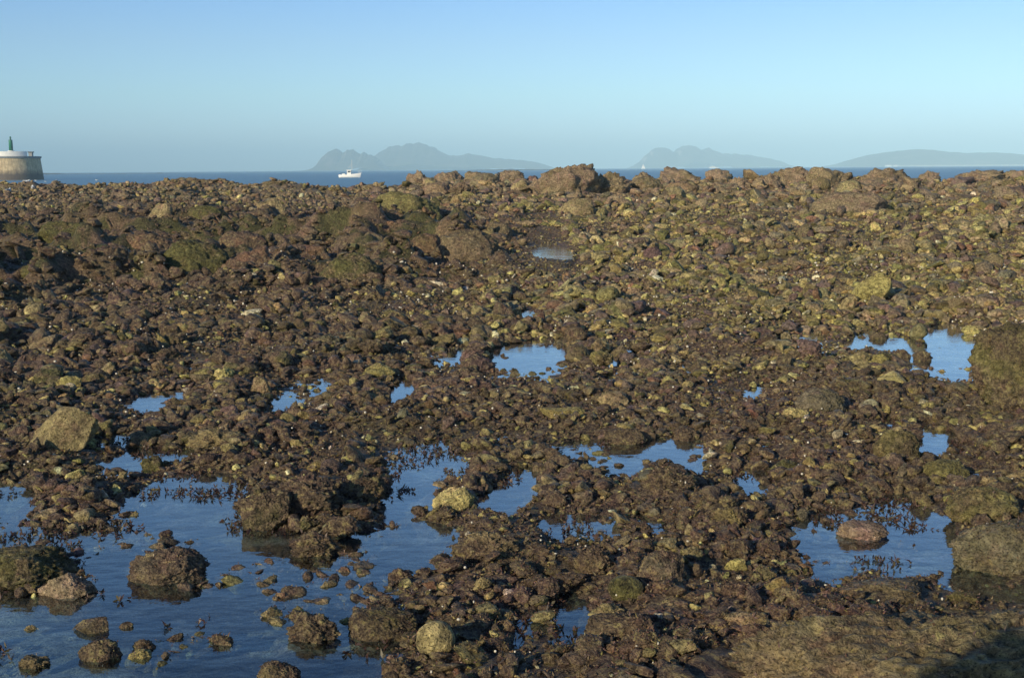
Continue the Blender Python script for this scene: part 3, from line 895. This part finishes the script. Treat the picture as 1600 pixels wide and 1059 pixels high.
KINDW = {'purple': 'purple weedy', 'brown': 'brown', 'olive': 'olive', 'ochre': 'ochre', 'yellow': 'yellow', 'tan': 'tan', 'grey': 'grey', 'green': 'green', 'cream': 'cream', 'red': 'reddish', 'dark': 'dark', 'ridge': 'brown'}
SHAPEW = ['rounded', 'angular', 'knobbly', 'flattish']
protos = []
for k in range(20):
    form = ['round', 'angular', 'lump', 'slab'][k % 4]
    vv, ff = rock_shape(4, 300 + k, **FORMS[form])
    vv = vv / np.abs(vv).max() * np.array([1, 1, .72 if k % 4 != 3 else .5])
    protos.append((np_mesh('stone', vv, ff, M_ROCK), vv))
rows = []
for i in own:
    k = int(rng.integers(20))
    o = add_obj('stone', protos[k][0], loc=(X[i], Y[i], Z[i]))
    s = RR[i]
    o.scale = (s * rng.uniform(.95, 1.35), s * rng.uniform(.8, 1.1), s * rng.uniform(.75, 1.05))
    o.rotation_euler = (rng.uniform(-.35, .35), rng.uniform(-.35, .35), rng.uniform(-math.pi, math.pi))
    o.color = (*TINT[i], float(WEED[i]))
    if DD[i] < 12:
        vv = protos[k][1] * np.array(o.scale)
        mm = (rng.random(len(vv)) < .03 + .12 * WEED[i]) & (vv[:, 2] > 0)
        q = vv[mm] / np.array(o.scale)
        q /= np.linalg.norm(q, axis=1)[:, None]
        M3 = np.array(o.rotation_euler.to_matrix())
        TURF.append((vv[mm] @ M3.T + np.array(o.location), q @ M3.T))
    # where it lies, told from the nearest rock that has a name of its own
    j = int(np.argmin(np.hypot((HX[:, 0] - X[i]) / Y[i] * 10, (HX[:, 1] - Y[i]) / Y[i] * 5)))
    dx, dy = (X[i] - HX[j, 0]) / Y[i] * 1.0, (Y[i] - HX[j, 1]) / Y[i] * .5
    side = ('right of' if dx > 0 else 'left of') if abs(dx) > abs(dy) else ('behind' if dy > 0 else 'in front of')
    size = 'large' if s > .19 else ('small' if s < .07 else 'middling')
    rows.append((o, size, KINDW[keys[pick[i]]], SHAPEW[k % 4], side, HAND[j][4], math.hypot(dx, dy)))
ORD = ['nearest', 'second', 'third', 'fourth', 'fifth', 'sixth', 'seventh', 'eighth', 'ninth']
groups = {}
for r_ in rows:
    groups.setdefault((r_[2], r_[3], r_[4], r_[5]), []).append(r_)
for key, rs in groups.items():
    rs.sort(key=lambda q: q[6])
    for n_, (o, size, kc, sh, side, ref, dd) in enumerate(rs):
        pre = '' if len(rs) == 1 else ORD[n_] + ' '
        tag(o, f'{pre}{kc} {sh} stone just {side} {ref}', 'stone', 'loose rocks of the tidal shore')


def mass(idx, level, name_seed, protos_n=14):
    """vertices, faces, tints of many small stones"""
    ps_ = []
    for k in range(protos_n):
        form = ['round', 'angular', 'lump', 'crag', 'angular', 'block', 'crag'][k % 7]
        vv, ff = rock_shape(level, name_seed + k, **FORMS[form])
        vv = vv / np.abs(vv).max() * np.array([1, .9, .62])
        ps_.append(vv)
    ff = ico(level)[1]
    V, F, T = [], [], []
    base = 0
    g = rng
    which = g.integers(0, protos_n, len(idx))
    nv = len(ps_[0])
    for k in range(protos_n):
        ii = idx[which == k]
        if not len(ii):
            continue
        n = len(ii)
        a, b, c = g.uniform(-math.pi, math.pi, n), g.normal(0, .4, n), g.normal(0, .4, n)
        p = ps_[k][None] * (RR[ii][:, None] * g.uniform(.6, 1.45, (n, 3)) * np.array([1, 1, .85]))[:, None, :]
        x, y, z = p[..., 0], p[..., 1], p[..., 2]
        y, z = y * np.cos(b)[:, None] - z * np.sin(b)[:, None], y * np.sin(b)[:, None] + z * np.cos(b)[:, None]
        x, z = x * np.cos(c)[:, None] + z * np.sin(c)[:, None], -x * np.sin(c)[:, None] + z * np.cos(c)[:, None]
        x, y = x * np.cos(a)[:, None] - y * np.sin(a)[:, None], x * np.sin(a)[:, None] + y * np.cos(a)[:, None]
        P = np.stack([x + X[ii][:, None], y + Y[ii][:, None], z + Z[ii][:, None]], -1).reshape(-1, 3)
        V.append(P)
        F.append((ff[None] + (np.arange(n) * nv)[:, None, None]).reshape(-1, 3) + base)
        T.append(np.repeat(np.concatenate([TINT[ii], WEED[ii][:, None]], 1), nv, axis=0))
        near = (DD[ii] < 11)
        if near.any():
            pn = P.reshape(n, nv, 3)[near]
            ctr = np.stack([X[ii], Y[ii], Z[ii]], -1)[near]
            q = (pn - ctr[:, None]).reshape(-1, 3)
            pp = pn.reshape(-1, 3)
            mm = (q[:, 2] > 0) & (g.random(len(q)) < (.13 if level == 2 else .25))
            q = q[mm]
            TURF.append((pp[mm], q / np.linalg.norm(q, axis=1)[:, None]))
        base += n * nv
    return np.concatenate(V), np.concatenate(F), np.concatenate(T)


rest = np.where(~own_set)[0]
big_on_screen = (RR[rest] / DD[rest]) > 0.0040
parts_ = [mass(rest[big_on_screen], 2, 500), mass(rest[~big_on_screen], 1, 600)]
off = 0
VV, FF, TT = [], [], []
for v_, f_, t_ in parts_:
    VV.append(v_)
    FF.append(f_ + off)
    TT.append(t_)
    off += len(v_)
print('rubble', len(rest), 'stones', int(big_on_screen.sum()), 'finer', sum(len(f) for f in FF), 'faces')
tag(add_obj('rubble', np_mesh('rubble', np.concatenate(VV), np.concatenate(FF), M_RUBBLE, True, np.concatenate(TT))),
    'weedy rubble and small stones that cover the whole tidal shore', 'rubble', kind='stuff')

# ------------------------------------------------------------------ weed: short turf on the stones, sprigs standing in the pools
P = np.concatenate([t[0] for t in TURF])
Q = np.concatenate([t[1] for t in TURF])
m = (P[:, 2] > -0.01) & (P[:, 1] > 3.3)
P, Q = P[m], Q[m]
if len(P) > 230000:
    s_ = rng.choice(len(P), 230000, replace=False)
    P, Q = P[s_], Q[s_]


def fronds(P, Q, size, spread, pal, per=1):
    P, Q = np.repeat(P, per, 0), np.repeat(Q, per, 0)
    n = len(P)
    L = size * rng.uniform(.5, 1.5, n)[:, None]
    d = Q + rng.normal(0, spread, (n, 3))
    d /= np.linalg.norm(d, axis=1)[:, None]
    s = np.cross(d, rng.normal(size=(n, 3)))
    s /= np.linalg.norm(s, axis=1)[:, None] + 1e-9
    d2 = d + rng.normal(0, .6, (n, 3))
    a = P - d * L * .1
    b = P + d * L * .55 + s * L * .20
    c = P + d * L * .55 - s * L * .20
    e = P + (d + d2) * .5 * L
    V = np.stack([a, b, e, c], 1).reshape(-1, 3)
    F = np.arange(n * 4).reshape(-1, 4)
    pal = np.array(pal)
    t = pal[rng.integers(0, len(pal), n)] * rng.uniform(.6, 1.4, (n, 1))
    return V, F, np.repeat(np.concatenate([t, np.ones((n, 1))], 1), 4, axis=0)


WP = [(.10, .050, .038), (.085, .042, .04), (.14, .078, .04), (.11, .09, .03), (.17, .12, .06), (.05, .026, .024)]
v_, f_, t_ = fronds(P, Q, .0095, .8, WP)
tag(add_obj('seaweed_turf', np_mesh('seaweed_turf', v_, f_, weed_material(), True, t_)), 'short purple-brown seaweed turf growing on the near stones', 'seaweed', kind='stuff')

n = 30000
a = rng.uniform(-.5, .5, n)
d = np.sqrt(rng.uniform(11, 90, n))
x, y = d * np.sin(a), d * np.cos(a)
sd = pool_sd(x, y)
clump = fbm2(x, y, 3.2, 3, 91)
m = (sd < .02) & (sd > -1.0) & (clump > .14 + .3 * np.clip(-sd / .35, 0, 1))
x, y = x[m], y[m]
print('sprigs', len(x))
Ps = np.stack([x, y, np.full(len(x), .002)], 1)
Qs = np.tile([0, 0, 1.0], (len(x), 1))
v_, f_, t_ = fronds(Ps, Qs, .020, .9, [(.035, .016, .014), (.06, .03, .02), (.05, .04, .015)], 4)
tag(add_obj('seaweed_sprigs', np_mesh('seaweed_sprigs', v_, f_, bpy.data.materials['seaweed_fronds'], True, t_)), 'dark seaweed sprigs breaking the surface of the pools', 'seaweed', kind='stuff')

# white shells and barnacle specks
n = 1800
a = rng.uniform(-.45, .45, n)
d = np.sqrt(rng.uniform(12, 420, n))
x, y = d * np.sin(a), d * np.cos(a)
sd = pool_sd(x, y)
m = sd > .02
for hx, hy, ha, hb, hz in HIGHP:
    m &= np.hypot((x - hx) / ha, (y - hy) / hb) > 2.2
x, y, d = x[m], y[m], d[m]
z = land(x, y, sd[m]) + .03
vs, fs = ico(0)
rr = rng.uniform(.004, .010, len(x)) * np.clip(d / 8, .8, 2.2)
V = (vs[None] * (rr[:, None] * rng.uniform(.5, 1.2, (len(x), 3)))[:, None] + np.stack([x, y, z], 1)[:, None]).reshape(-1, 3)
F = (fs[None] + (np.arange(len(x)) * 12)[:, None, None]).reshape(-1, 3)
tag(add_obj('shells', np_mesh('shells', V, F, plain('shell_white', (.62, .57, .46), .6), True)), 'small white broken shells strewn between the stones', 'shells', kind='stuff')

# ------------------------------------------------------------------ sea, islands and what floats on it
SEA_Z = -0.9
EYE_SEA = EYE - SEA_Z


def on_sea(u, dist):
    d = pix_dir(u, hor(u))
    return Vector((d.x / d.y * dist, dist, SEA_Z))


def sea_dist(u, v):
    return EYE_SEA * FPX / (v - hor(u))


def px(dist):
    return dist / FPX      # metres per pixel of the photograph at that distance


ms = sea_material()
me = np_mesh('sea', np.array([[-9500, 44, SEA_Z], [9500, 44, SEA_Z], [9500, 9500, SEA_Z], [-9500, 9500, SEA_Z]]), np.array([[0, 1, 2, 3]]), ms, False)
tag(add_obj('sea', me), kind='structure')


def range_mesh(name, prof, dist, depth, mat, seed, rough=.10):
    """a chain of hills: skyline as (pixel column, pixel row), its own distance and depth"""
    us = np.array([p[0] for p in prof], float)
    hs = np.array([hor(p[0]) - p[1] for p in prof], float).clip(0)
    n, m_ = 260, 46
    u = np.linspace(us[0], us[-1], n)
    h = np.interp(u, us, hs) * px(dist)
    jag = fbm(np.stack([u * .12, u * 0 + seed, u * 0], 1), 4, seed, .6)
    h = h * (1 + rough * .8 * jag)
    t = np.linspace(-1, 1, m_)
    ug, tg = np.meshgrid(u, t, indexing='ij')
    hg = np.repeat(h[:, None], m_, 1)
    xg = (ug - 800) / FPX * dist
    yg = dist + tg * depth
    nz = fbm(np.stack([xg.ravel() / 260, yg.ravel() / 260, xg.ravel() * 0 + seed], 1), 5, seed).reshape(n, m_)
    ridge_ = 1 - np.abs(tg + .35 * nz) ** 1.25
    zg = hg * ridge_.clip(0, 1) * (1 + rough * nz) - 4 * (ridge_ <= 0.02)
    zg = zg + EYE * smooth(hg / 20) * (ridge_ > .02)
    v = np.stack([xg.ravel(), yg.ravel(), zg.ravel() + SEA_Z], 1)
    i = (np.arange(n - 1)[:, None] * m_ + np.arange(m_ - 1)[None, :]).ravel()
    f = np.stack([i, i + m_, i + m_ + 1, i + 1], 1)
    return tag(add_obj(name, np_mesh(name, v, f, mat)), kind='structure')


def hill_material():
    T = NT('island_scrub_and_cliff')
    g = T.n('ShaderNodeNewGeometry')
    n = T.noise(g.outputs['Position'], .012, 6, .65)
    sx = T.n('ShaderNodeSeparateXYZ', Vector=g.outputs['Normal']).outputs['Z']
    base = T.ramp(n, [(.35, (.045, .05, .03)), (.55, (.07, .065, .04)), (.7, (.16, .12, .10))])
    cliff = T.ramp(T.math('ADD', sx, T.math('MULTIPLY', n, .5)), [(.80, 1.0), (1.12, 0.0)])
    base = T.mix(T.math('MULTIPLY', cliff, .8), base, (.48, .38, .32))
    b = T.n('ShaderNodeBsdfPrincipled', Base__Color=base, Roughness=.9)
    return T.surf(b.outputs[0])


mh = hill_material()
range_mesh('hills', [(484, 266), (498, 262), (508, 248), (520, 238), (531, 233), (542, 237), (560, 238), (575, 241), (592, 246), (604, 258), (612, 266)], 5400, 260, mh, 3, .22)
range_mesh('hills', [(575, 266), (590, 246), (600, 237), (612, 230), (630, 228), (648, 225), (665, 226), (680, 230), (695, 238), (706, 244), (718, 243), (735, 240), (752, 243), (772, 246), (790, 247), (815, 249), (835, 252), (850, 256), (872, 264)], 6200, 420, mh, 5, .10)
range_mesh('hills', [(986, 262), (1000, 252), (1006, 244), (1016, 237), (1030, 233), (1040, 236), (1052, 237), (1066, 229), (1076, 226), (1086, 230), (1094, 235), (1104, 230), (1114, 236), (1128, 240), (1150, 241), (1175, 243), (1195, 248), (1215, 252), (1232, 260)], 7000, 420, mh, 7, .16)
range_mesh('hills', [(1305, 260), (1330, 249), (1350, 243), (1375, 239), (1400, 236), (1425, 234), (1450, 235), (1475, 238), (1500, 240), (1525, 239), (1550, 239), (1575, 241), (1590, 243), (1620, 242), (1680, 246), (1760, 250), (1850, 256)], 5600, 380, mh, 9, .06)
mbeach = plain('far_beach_sand', (.62, .55, .45), .9, .2, .02)
range_mesh('beach', [(1385, 258.2), (1400, 257.6), (1460, 257.2), (1560, 256.6), (1640, 256.0), (1700, 256)], 5150, 60, mbeach, 11, .1)
mreef = plain('dark_reef_rock', (.06, .05, .045), .8, .3, .1)
range_mesh('reef', [(690, 265), (705, 264), (730, 263.6), (770, 263), (800, 262.2), (840, 262.8), (862, 262.5), (880, 263)], 2300, 22, mreef, 13, .5)
range_mesh('reef', [(20, 269), (62, 267.2), (80, 267.2), (98, 267.6), (112, 268.3), (180, 267.9), (260, 267.5), (330, 267.4)], 1500, 14, mreef, 15, .4)
range_mesh('reef', [(245, 268), (252, 267.2), (258, 266.9), (266, 268)], 1500, 6, mreef, 17, .4)


# mesh builders for made things
class MB:
    def __init__(self):
        self.v, self.f = [], []

    def add(self, v, f):
        b = len(self.v)
        self.v += [tuple(p) for p in v]
        self.f += [tuple(i + b for i in q) for q in f]
        return self

    def box(self, x0, x1, y0, y1, z0, z1):
        v = [(x, y, z) for z in (z0, z1) for y in (y0, y1) for x in (x0, x1)]
        return self.add(v, [(0, 2, 3, 1), (4, 5, 7, 6), (0, 1, 5, 4), (2, 6, 7, 3), (0, 4, 6, 2), (1, 3, 7, 5)])

    def lathe(self, prof, cx=0, cy=0, n=32):
        v = [(cx + r * math.cos(2 * math.pi * k / n), cy + r * math.sin(2 * math.pi * k / n), z) for r, z in prof for k in range(n)]
        f = [(i * n + k, i * n + (k + 1) % n, (i + 1) * n + (k + 1) % n, (i + 1) * n + k) for i in range(len(prof) - 1) for k in range(n)]
        f.append(tuple(range(n))[::-1])
        f.append(tuple((len(prof) - 1) * n + k for k in range(n)))
        return self.add(v, f)

    def tube(self, a, b, r, n=8):
        a, b = Vector(a), Vector(b)
        d = (b - a).normalized()
        s = d.orthogonal().normalized()
        t = d.cross(s)
        v = [p + (s * math.cos(2 * math.pi * k / n) + t * math.sin(2 * math.pi * k / n)) * r for p in (a, b) for k in range(n)]
        f = [(k, (k + 1) % n, n + (k + 1) % n, n + k) for k in range(n)] + [tuple(range(n))[::-1], tuple(range(n, 2 * n))]
        return self.add(v, f)

    def loft(self, secs, closed=True):
        n = len(secs[0])
        v = [p for s in secs for p in s]
        f = [(i * n + k, i * n + (k + 1) % n, (i + 1) * n + (k + 1) % n, (i + 1) * n + k) for i in range(len(secs) - 1) for k in range(n)]
        f += [tuple(range(n))[::-1], tuple((len(secs) - 1) * n + k for k in range(n))]
        return self.add(v, f)

    def build(self, name, mat, parent=None, smoothed=False, bevel=0):
        me = bpy.data.meshes.new(name)
        me.from_pydata(self.v, [], self.f)
        me.validate()
        me.update()
        if smoothed:
            me.polygons.foreach_set('use_smooth', [True] * len(me.polygons))
        me.materials.append(mat)
        o = add_obj(name, me, parent)
        if bevel:
            mo = o.modifiers.new('soft_edges', 'BEVEL')
            mo.width = bevel
            mo.segments = 2
        return o


# the pier head on the left, its parapet and the green light
def masonry():
    T = NT('pier_masonry')
    tc = T.n('ShaderNodeTexCoord').outputs['Object']
    n = T.noise(tc, .8, 6, .65)
    mp = T.n('ShaderNodeMapping', Vector=tc, Scale=(2.2, 2.2, .3)).outputs[0]
    streak = T.noise(mp, 1.0, 4, .6)
    z = T.n('ShaderNodeSeparateXYZ', Vector=tc).outputs['Z']
    stone = T.ramp(n, [(.3, (.34, .25, .13)), (.6, (.60, .47, .27))])
    stone = T.mix(T.ramp(streak, [(.45, 0.0), (.65, .5)]), stone, (.15, .12, .09))
    zz = T.math('ADD', z, T.math('MULTIPLY', n, 1.6))
    tide = T.ramp(T.math('DIVIDE', zz, 9.0), [(.30, 1.0), (.50, 0.0)])     # weed line left by the tide
    base = T.mix(T.math('MULTIPLY', tide, .9), stone, (.075, .055, .045))
    br = T.n('ShaderNodeTexBrick', Vector=tc, Scale=.8)
    b = T.n('ShaderNodeBsdfPrincipled', Base__Color=base, Roughness=.85, Normal=T.n('ShaderNodeBump', Strength=.5, Distance=.1, Height=n).outputs[0])
    return T.surf(b.outputs[0])


MMAS, MWHITE = masonry(), plain('white_paint', (.80, .79, .74), .5, .08)
MGREEN = plain('green_paint', (.03, .20, .11), .4, .3, 3)
MDGREEN = plain('dark_green_paint', (.02, .10, .07), .4, .3, 3)
MGREY = plain('grey_concrete', (.26, .27, .27), .8, .3, 2)
MDARK = plain('dark_metal', (.04, .045, .05), .5, .3, 3)
DP = 425.0
k = px(DP)
pc = on_sea(16, DP)
pier = empty('pier', (pc.x, DP, SEA_Z))
tag(pier, 'round-ended stone pier with weed-darkened foot and white parapet at the left edge', 'pier')
H = 36 * k
rt, rb = 45 * k, 48.5 * k
w = MB().lathe([(rb, -2.5), (rb, 0), (rt, H - .7)], n=96)
secs = []
w2 = [(-140, -rb, -2.5), (-140, -rb, 0), (-140, -rt, H - .7), (-140, rt, H - .7), (-140, rb, 0), (-140, rb, -2.5)]
w.loft([[(x, y, z) for x, y, z in w2], [(0, y, z) for x, y, z in w2]])
w.build('masonry_wall', MMAS, pier)
MB().lathe([(rt + .15, H - .7), (rt + .35, H - .55), (rt + .35, H)], n=96).box(-140, 0, -rt - .3, rt + .3, H - .65, H - .02).build('coping', MGREY, pier)
ph = 7.2 * k
par = MB()
for a0 in range(-118, 62, 4):          # parapet follows the round end
    a1 = a0 + 4
    ri, ro = rt - .9, rt - .35
    q = [(ri, a0), (ro, a0), (ro, a1), (ri, a1)]
    v = [(r_ * math.cos(R(a_)), r_ * math.sin(R(a_)), z) for z in (H, H + ph) for r_, a_ in q]
    par.add(v, [(0, 3, 2, 1), (4, 5, 6, 7), (0, 1, 5, 4), (2, 3, 7, 6), (0, 4, 7, 3), (1, 2, 6, 5)])
# straight run back along the pier, butting on the curved part
par = MB().box(-140, -4.3, -rt + .35, -rt + .9, H, H + ph)
for a0 in range(-116, -34, 4):
    a1 = a0 + 4
    q = [(rt - .9, a0), (rt - .35, a0), (rt - .35, a1), (rt - .9, a1)]
    v = [(r_ * math.cos(R(a_)), r_ * math.sin(R(a_)), z) for z in (H, H + ph) for r_, a_ in q]
    par.add(v, [(0, 3, 2, 1), (4, 5, 6, 7), (0, 1, 5, 4), (2, 3, 7, 6), (0, 4, 7, 3), (1, 2, 6, 5)])
par.build('parapet', MWHITE, pier)

kb = empty('kiosk', (pc.x + 35.5 * k, DP - 1.0, SEA_Z + H))
tag(kb, 'small grey box with an overhanging lid at the outer end of the pier', 'kiosk')
MB().box(-2.6 * k, 2.6 * k, -.6, .6, 0, 5.6 * k).build('body', MGREY, kb, bevel=.03)
MB().box(-3.7 * k, 3.7 * k, -.8, .8, 5.6 * k, 7.2 * k).build('lid', MDARK, kb, bevel=.03)

bc = empty('light_beacon', (pc.x + 9 * k, DP - 3, SEA_Z + H))
tag(bc, 'green harbour light tower on a white base at the end of the pier', 'harbour light')
MB().lathe([(5 * k, 0), (5 * k, 8.2 * k), (4.6 * k, 8.6 * k)], n=24).build('base', MWHITE, bc)
MB().lathe([(3.0 * k, 8.6 * k), (2.8 * k, 24 * k), (2.8 * k, 24.4 * k)], n=24).build('tower', MGREEN, bc, True)
MB().lathe([(2.9 * k, 24.4 * k), (2.9 * k, 25 * k)], n=24).build('gallery', MDGREEN, bc)
lamp = MB().lathe([(1.2 * k, 25 * k), (1.2 * k, 28.6 * k)], n=16).build('lantern', MDGREEN, bc)
MB().lathe([(1.5 * k, 28.6 * k), (1.0 * k, 29.6 * k), (.25 * k, 30.4 * k)], n=16).build('roof', MGREEN, lamp)
MB().box(.9 * k, 2.6 * k, -3.2 * k, -2.0 * k, 0, 8.4 * k).build('door', MDARK, bc)

# the fishing boat
db = sea_dist(546, 277.3)
kb_ = px(db)
pb = on_sea(546, db)
boat = empty('fishing_boat', pb, R(4))
tag(boat, 'small white fishing boat with wheelhouse and mast heading right on the sea', 'boat')
L = 33 * kb_


def hull_section(t, scale=1.0, top=None):
    # t from 0 (stern) to 1 (bow): half breadth and sheer height
    bw = 1.25 * (1 - max(0, (t - .45) / .55) ** 2.2) * (0.86 + .14 * min(1, t * 4)) * scale
    sheer = (.95 + 1.25 * max(0, t - .30) ** 1.6 + .06 * (1 - t)) * (L / 7.4)
    x = -L / 2 + L * t + .0
    rake = .55 * max(0, t - .7) / .3
    keel = -.45
    pts = [(x, -.02 * scale, keel), (x + rake * .2, -bw * .70, -.10), (x + rake * .5, -bw * .92, .35), (x + rake, -bw, sheer),
           (x + rake, -bw + .06 * min(1, bw * 3), sheer), (x + rake, bw - .06 * min(1, bw * 3), sheer), (x + rake, bw, sheer), (x + rake * .5, bw * .92, .35), (x + rake * .2, bw * .70, -.10), (x, .02 * scale, keel)]
    return pts


MHULL = plain('white_hull', (.84, .82, .77), .35, .06, 2)
MB().loft([hull_section(t) for t in (0, .1, .25, .4, .55, .68, .8, .9, .96, 1.0)]).build('hull', MHULL, boat, True)
wh = MB().box(-.85, .55, -.75, .75, .85, 2.55).build('wheelhouse', MWHITE, boat, bevel=.06)
MB().box(-1.0, .75, -.85, .85, 2.553, 2.68).build('roof', MWHITE, wh, bevel=.03)
MB().box(.553, .575, -.6, .6, 1.75, 2.3).box(-.6, .35, -.775, -.753, 1.75, 2.3).box(-.6, .35, .753, .775, 1.75, 2.3).build('window', MDARK, wh)
MB().tube((.9, 0, 1.0), (.9, 0, 6.2), .05).tube((.9, 0, 5.0), (.9, -.7, 4.6), .03).tube((.9, 0, 4.9), (-.4, 0, 3.2), .025).build('mast', MWHITE, boat)
MB().tube((-3.0, -.9, 1.0), (-3.0, -.9, 1.7), .03).tube((-3.0, .9, 1.0), (-3.0, .9, 1.7), .03).tube((-3.0, -.9, 1.7), (-3.0, .9, 1.7), .03).tube((-3.0, -.9, 1.7), (-1.4, -1.1, 1.7), .03).tube((-3.0, .9, 1.7), (-1.4, 1.1, 1.7), .03).build('rail', MDARK, boat)
MB().tube((3.3, -.5, 1.6), (3.3, -.5, 2.3), .03).tube((3.3, .5, 1.6), (3.3, .5, 2.3), .03).tube((3.3, -.5, 2.3), (4.0, 0, 2.6), .03).tube((3.3, .5, 2.3), (4.0, 0, 2.6), .03).tube((4.0, 0, 1.8), (4.0, 0, 2.6), .03).build('bow_rail', MWHITE, boat)
MB().box(-2.6, -1.6, -.5, .5, .8, 1.35).build('fish_box', MWHITE, boat, bevel=.04)

# the sail, the ferry and a motor boat near the horizon
ds = 2500.0
ps = on_sea(1005, ds)
kk = px(ds)
sb = empty('sailing_boat', ps)
tag(sb, 'tiny white sail upright on the horizon between the two islands', 'sailing boat')
MB().loft([[(x, -b, 1.1), (x, b, 1.1), (x * .9, b * .4, -.2), (x * .9, -b * .4, -.2)] for x, b in ((-4, .9), (-1, 1.5), (2.5, 1.1), (4.8, .08))]).build('hull', MHULL, sb)
MB().tube((.3, 0, 1), (.3, 0, 11.2), .08).build('mast', MWHITE, sb)
MB().loft([[(-3.4, -.04, 2.0), (.2, -.04, 2.0), (.2, .3, 10.8)], [(-3.4, .04, 2.0), (.2, .04, 2.0), (.2, .38, 10.8)]]).build('mainsail', MWHITE, sb)
MB().loft([[(.6, -.04, 1.7), (4.4, -.04, 1.5), (.6, .2, 9.4)], [(.6, .04, 1.7), (4.4, .04, 1.5), (.6, .28, 9.4)]]).build('jib', MWHITE, sb)


def motor_ship(u, dist, wpx, label):
    p = on_sea(u, dist)
    L_ = wpx * px(dist)
    s = empty('motor_ship', p)
    tag(s, label, 'ship')
    B = L_ * .11
    MB().loft([[(x * L_, -b * B, h * L_), (x * L_, b * B, h * L_), (x * L_ * .96, b * B * .6, -.02 * L_), (x * L_ * .96, -b * B * .6, -.02 * L_)] for x, b, h in ((-.5, .85, .10), (-.2, 1, .10), (.2, .95, .115), (.4, .55, .13), (.5, .05, .15))]).build('hull', MHULL, s)
    c = MB().box(-.36 * L_, .16 * L_, -.8 * B, .8 * B, .101 * L_, .17 * L_).box(-.22 * L_, .08 * L_, -.65 * B, .65 * B, .171 * L_, .22 * L_).build('cabin', MWHITE, s)
    MB().box(-.33 * L_, .13 * L_, -.81 * B, .81 * B, .125 * L_, .145 * L_).build('window', MDARK, c)
    return s


motor_ship(1115, 3300, 15, 'white ferry low on the horizon under the jagged island')
motor_ship(909, 3000, 13, 'white motor ship on the horizon just right of the biggest skyline crag')

# white houses on the far shore
for u, wpx_, lab in ((1388, 9, 'white house group, largest building at the foot of the long island'), (1399, 5, 'small white house just right of the largest far building')):
    p = on_sea(u, 5050)
    kk = px(5050)
    hs_ = empty('house', p)
    tag(hs_, lab, 'house')
    MB().box(-wpx_ * kk / 2, wpx_ * kk / 2, -6, 6, 0, 2.3 * kk).build('wall', MWHITE, hs_)
    MB().loft([[(x, -7, 2.3 * kk), (x, 7, 2.3 * kk), (x, 0, 3.3 * kk)] for x in (-wpx_ * kk / 2 - .5, wpx_ * kk / 2 + .5)]).build('roof', plain('roof_tile', (.34, .18, .12), .8), hs_)

# gulls on the water and rocks at the left
MGULL, MWING = plain('gull_white', (.82, .82, .80), .7, .05), plain('gull_grey', (.36, .38, .40), .7, .1)


def gull(loc, s, rz, label):
    g = empty('gull', loc, rz)
    tag(g, label, 'gull', 'gulls off the left of the shore')
    body = [(-.22, .015, .10), (-.14, .055, .10), (0, .085, .09), (.10, .07, .10), (.15, .038, .145), (.19, .042, .17), (.235, .03, .17), (.26, .008, .16)]
    secs_ = [[(x * s, r_ * s * math.cos(2 * math.pi * k / 12), (z + r_ * math.sin(2 * math.pi * k / 12)) * s) for k in range(12)] for x, r_, z in body]
    MB().loft(secs_).build('body', MGULL, g, True)
    for sd_ in (-1, 1):
        MB().loft([[(x * s, sd_ * (y + .008) * s, z * s), (x * s, sd_ * (y - .02) * s, (z - .05) * s), (x * s, sd_ * (y - .01) * s, (z + .04) * s)] for x, y, z in ((-.30, .03, .13), (-.1, .085, .12), (.08, .085, .12))]).build('wing', MWING, g)
    MB().lathe([(.008 * s, 0), (.008 * s, .07 * s)], 0, .02 * s, 6).lathe([(.008 * s, 0), (.008 * s, .07 * s)], 0, -.02 * s, 6).build('legs', plain('gull_leg', (.5, .35, .1)), g)


for u, v, s, lab in ((55, 282.5, 1.6, 'white gull floating in front of the pier, largest of its row'), (70, 284.0, 1.2, 'white gull floating just right of the largest gull'),
                     (88, 281.5, 1.4, 'white gull floating between the pier and the dark skyline'), (150, 282.0, 1.6, 'white gull floating farthest right of the pier')):
    d_ = sea_dist(u, v)
    p = on_sea(u, d_)
    gull(p + Vector((0, 0, -.03)), s, R(random.uniform(100, 240)), lab)
for u, v, lab in ((14, 308, 'white gull standing on the rubble nearest the left edge'), (52, 303, 'white gull standing on the rubble right of another gull'), (42, 289, 'white gull on the rocks below the floating gulls')):
    p = on_land(u, v)
    gull(p + Vector((0, 0, .13)), .62, R(random.uniform(-40, 220)), lab)

# the thin dark post on the skyline
p = on_land(779, 292)
p.z = float(land_macro(np.array([p.x]), np.array([p.y]))[0])
po = empty('marker_post', (p.x, p.y, p.z))
tag(po, 'thin dark marker post standing on the skyline rocks under the island', 'post')
MB().lathe([(.035, -.3), (.03, .34)], n=10).build('shaft', MDARK, po)
MB().lathe([(.02, .34), (.05, .37), (.05, .43), (.02, .46)], n=10).build('cap', MDARK, po, True)

# ------------------------------------------------------------------ sea air
def haze():
    me = bpy.data.meshes.new('haze')
    b = MB().box(-9900, 9900, -200, 9900, -6, 150)
    T = NT('sea_haze')
    vol = T.n('ShaderNodeVolumePrincipled', Color=(.50, .79, 1.0, 1), Density=HAZE_DENSITY, Anisotropy=-.3)
    T.t.links.new(vol.outputs[0], T.out.inputs['Volume'])
    tag(b.build('haze', T.m), 'pale sea haze lying over the water and the islands', 'haze', kind='stuff')


HAZE_DENSITY = 0.00026
haze()
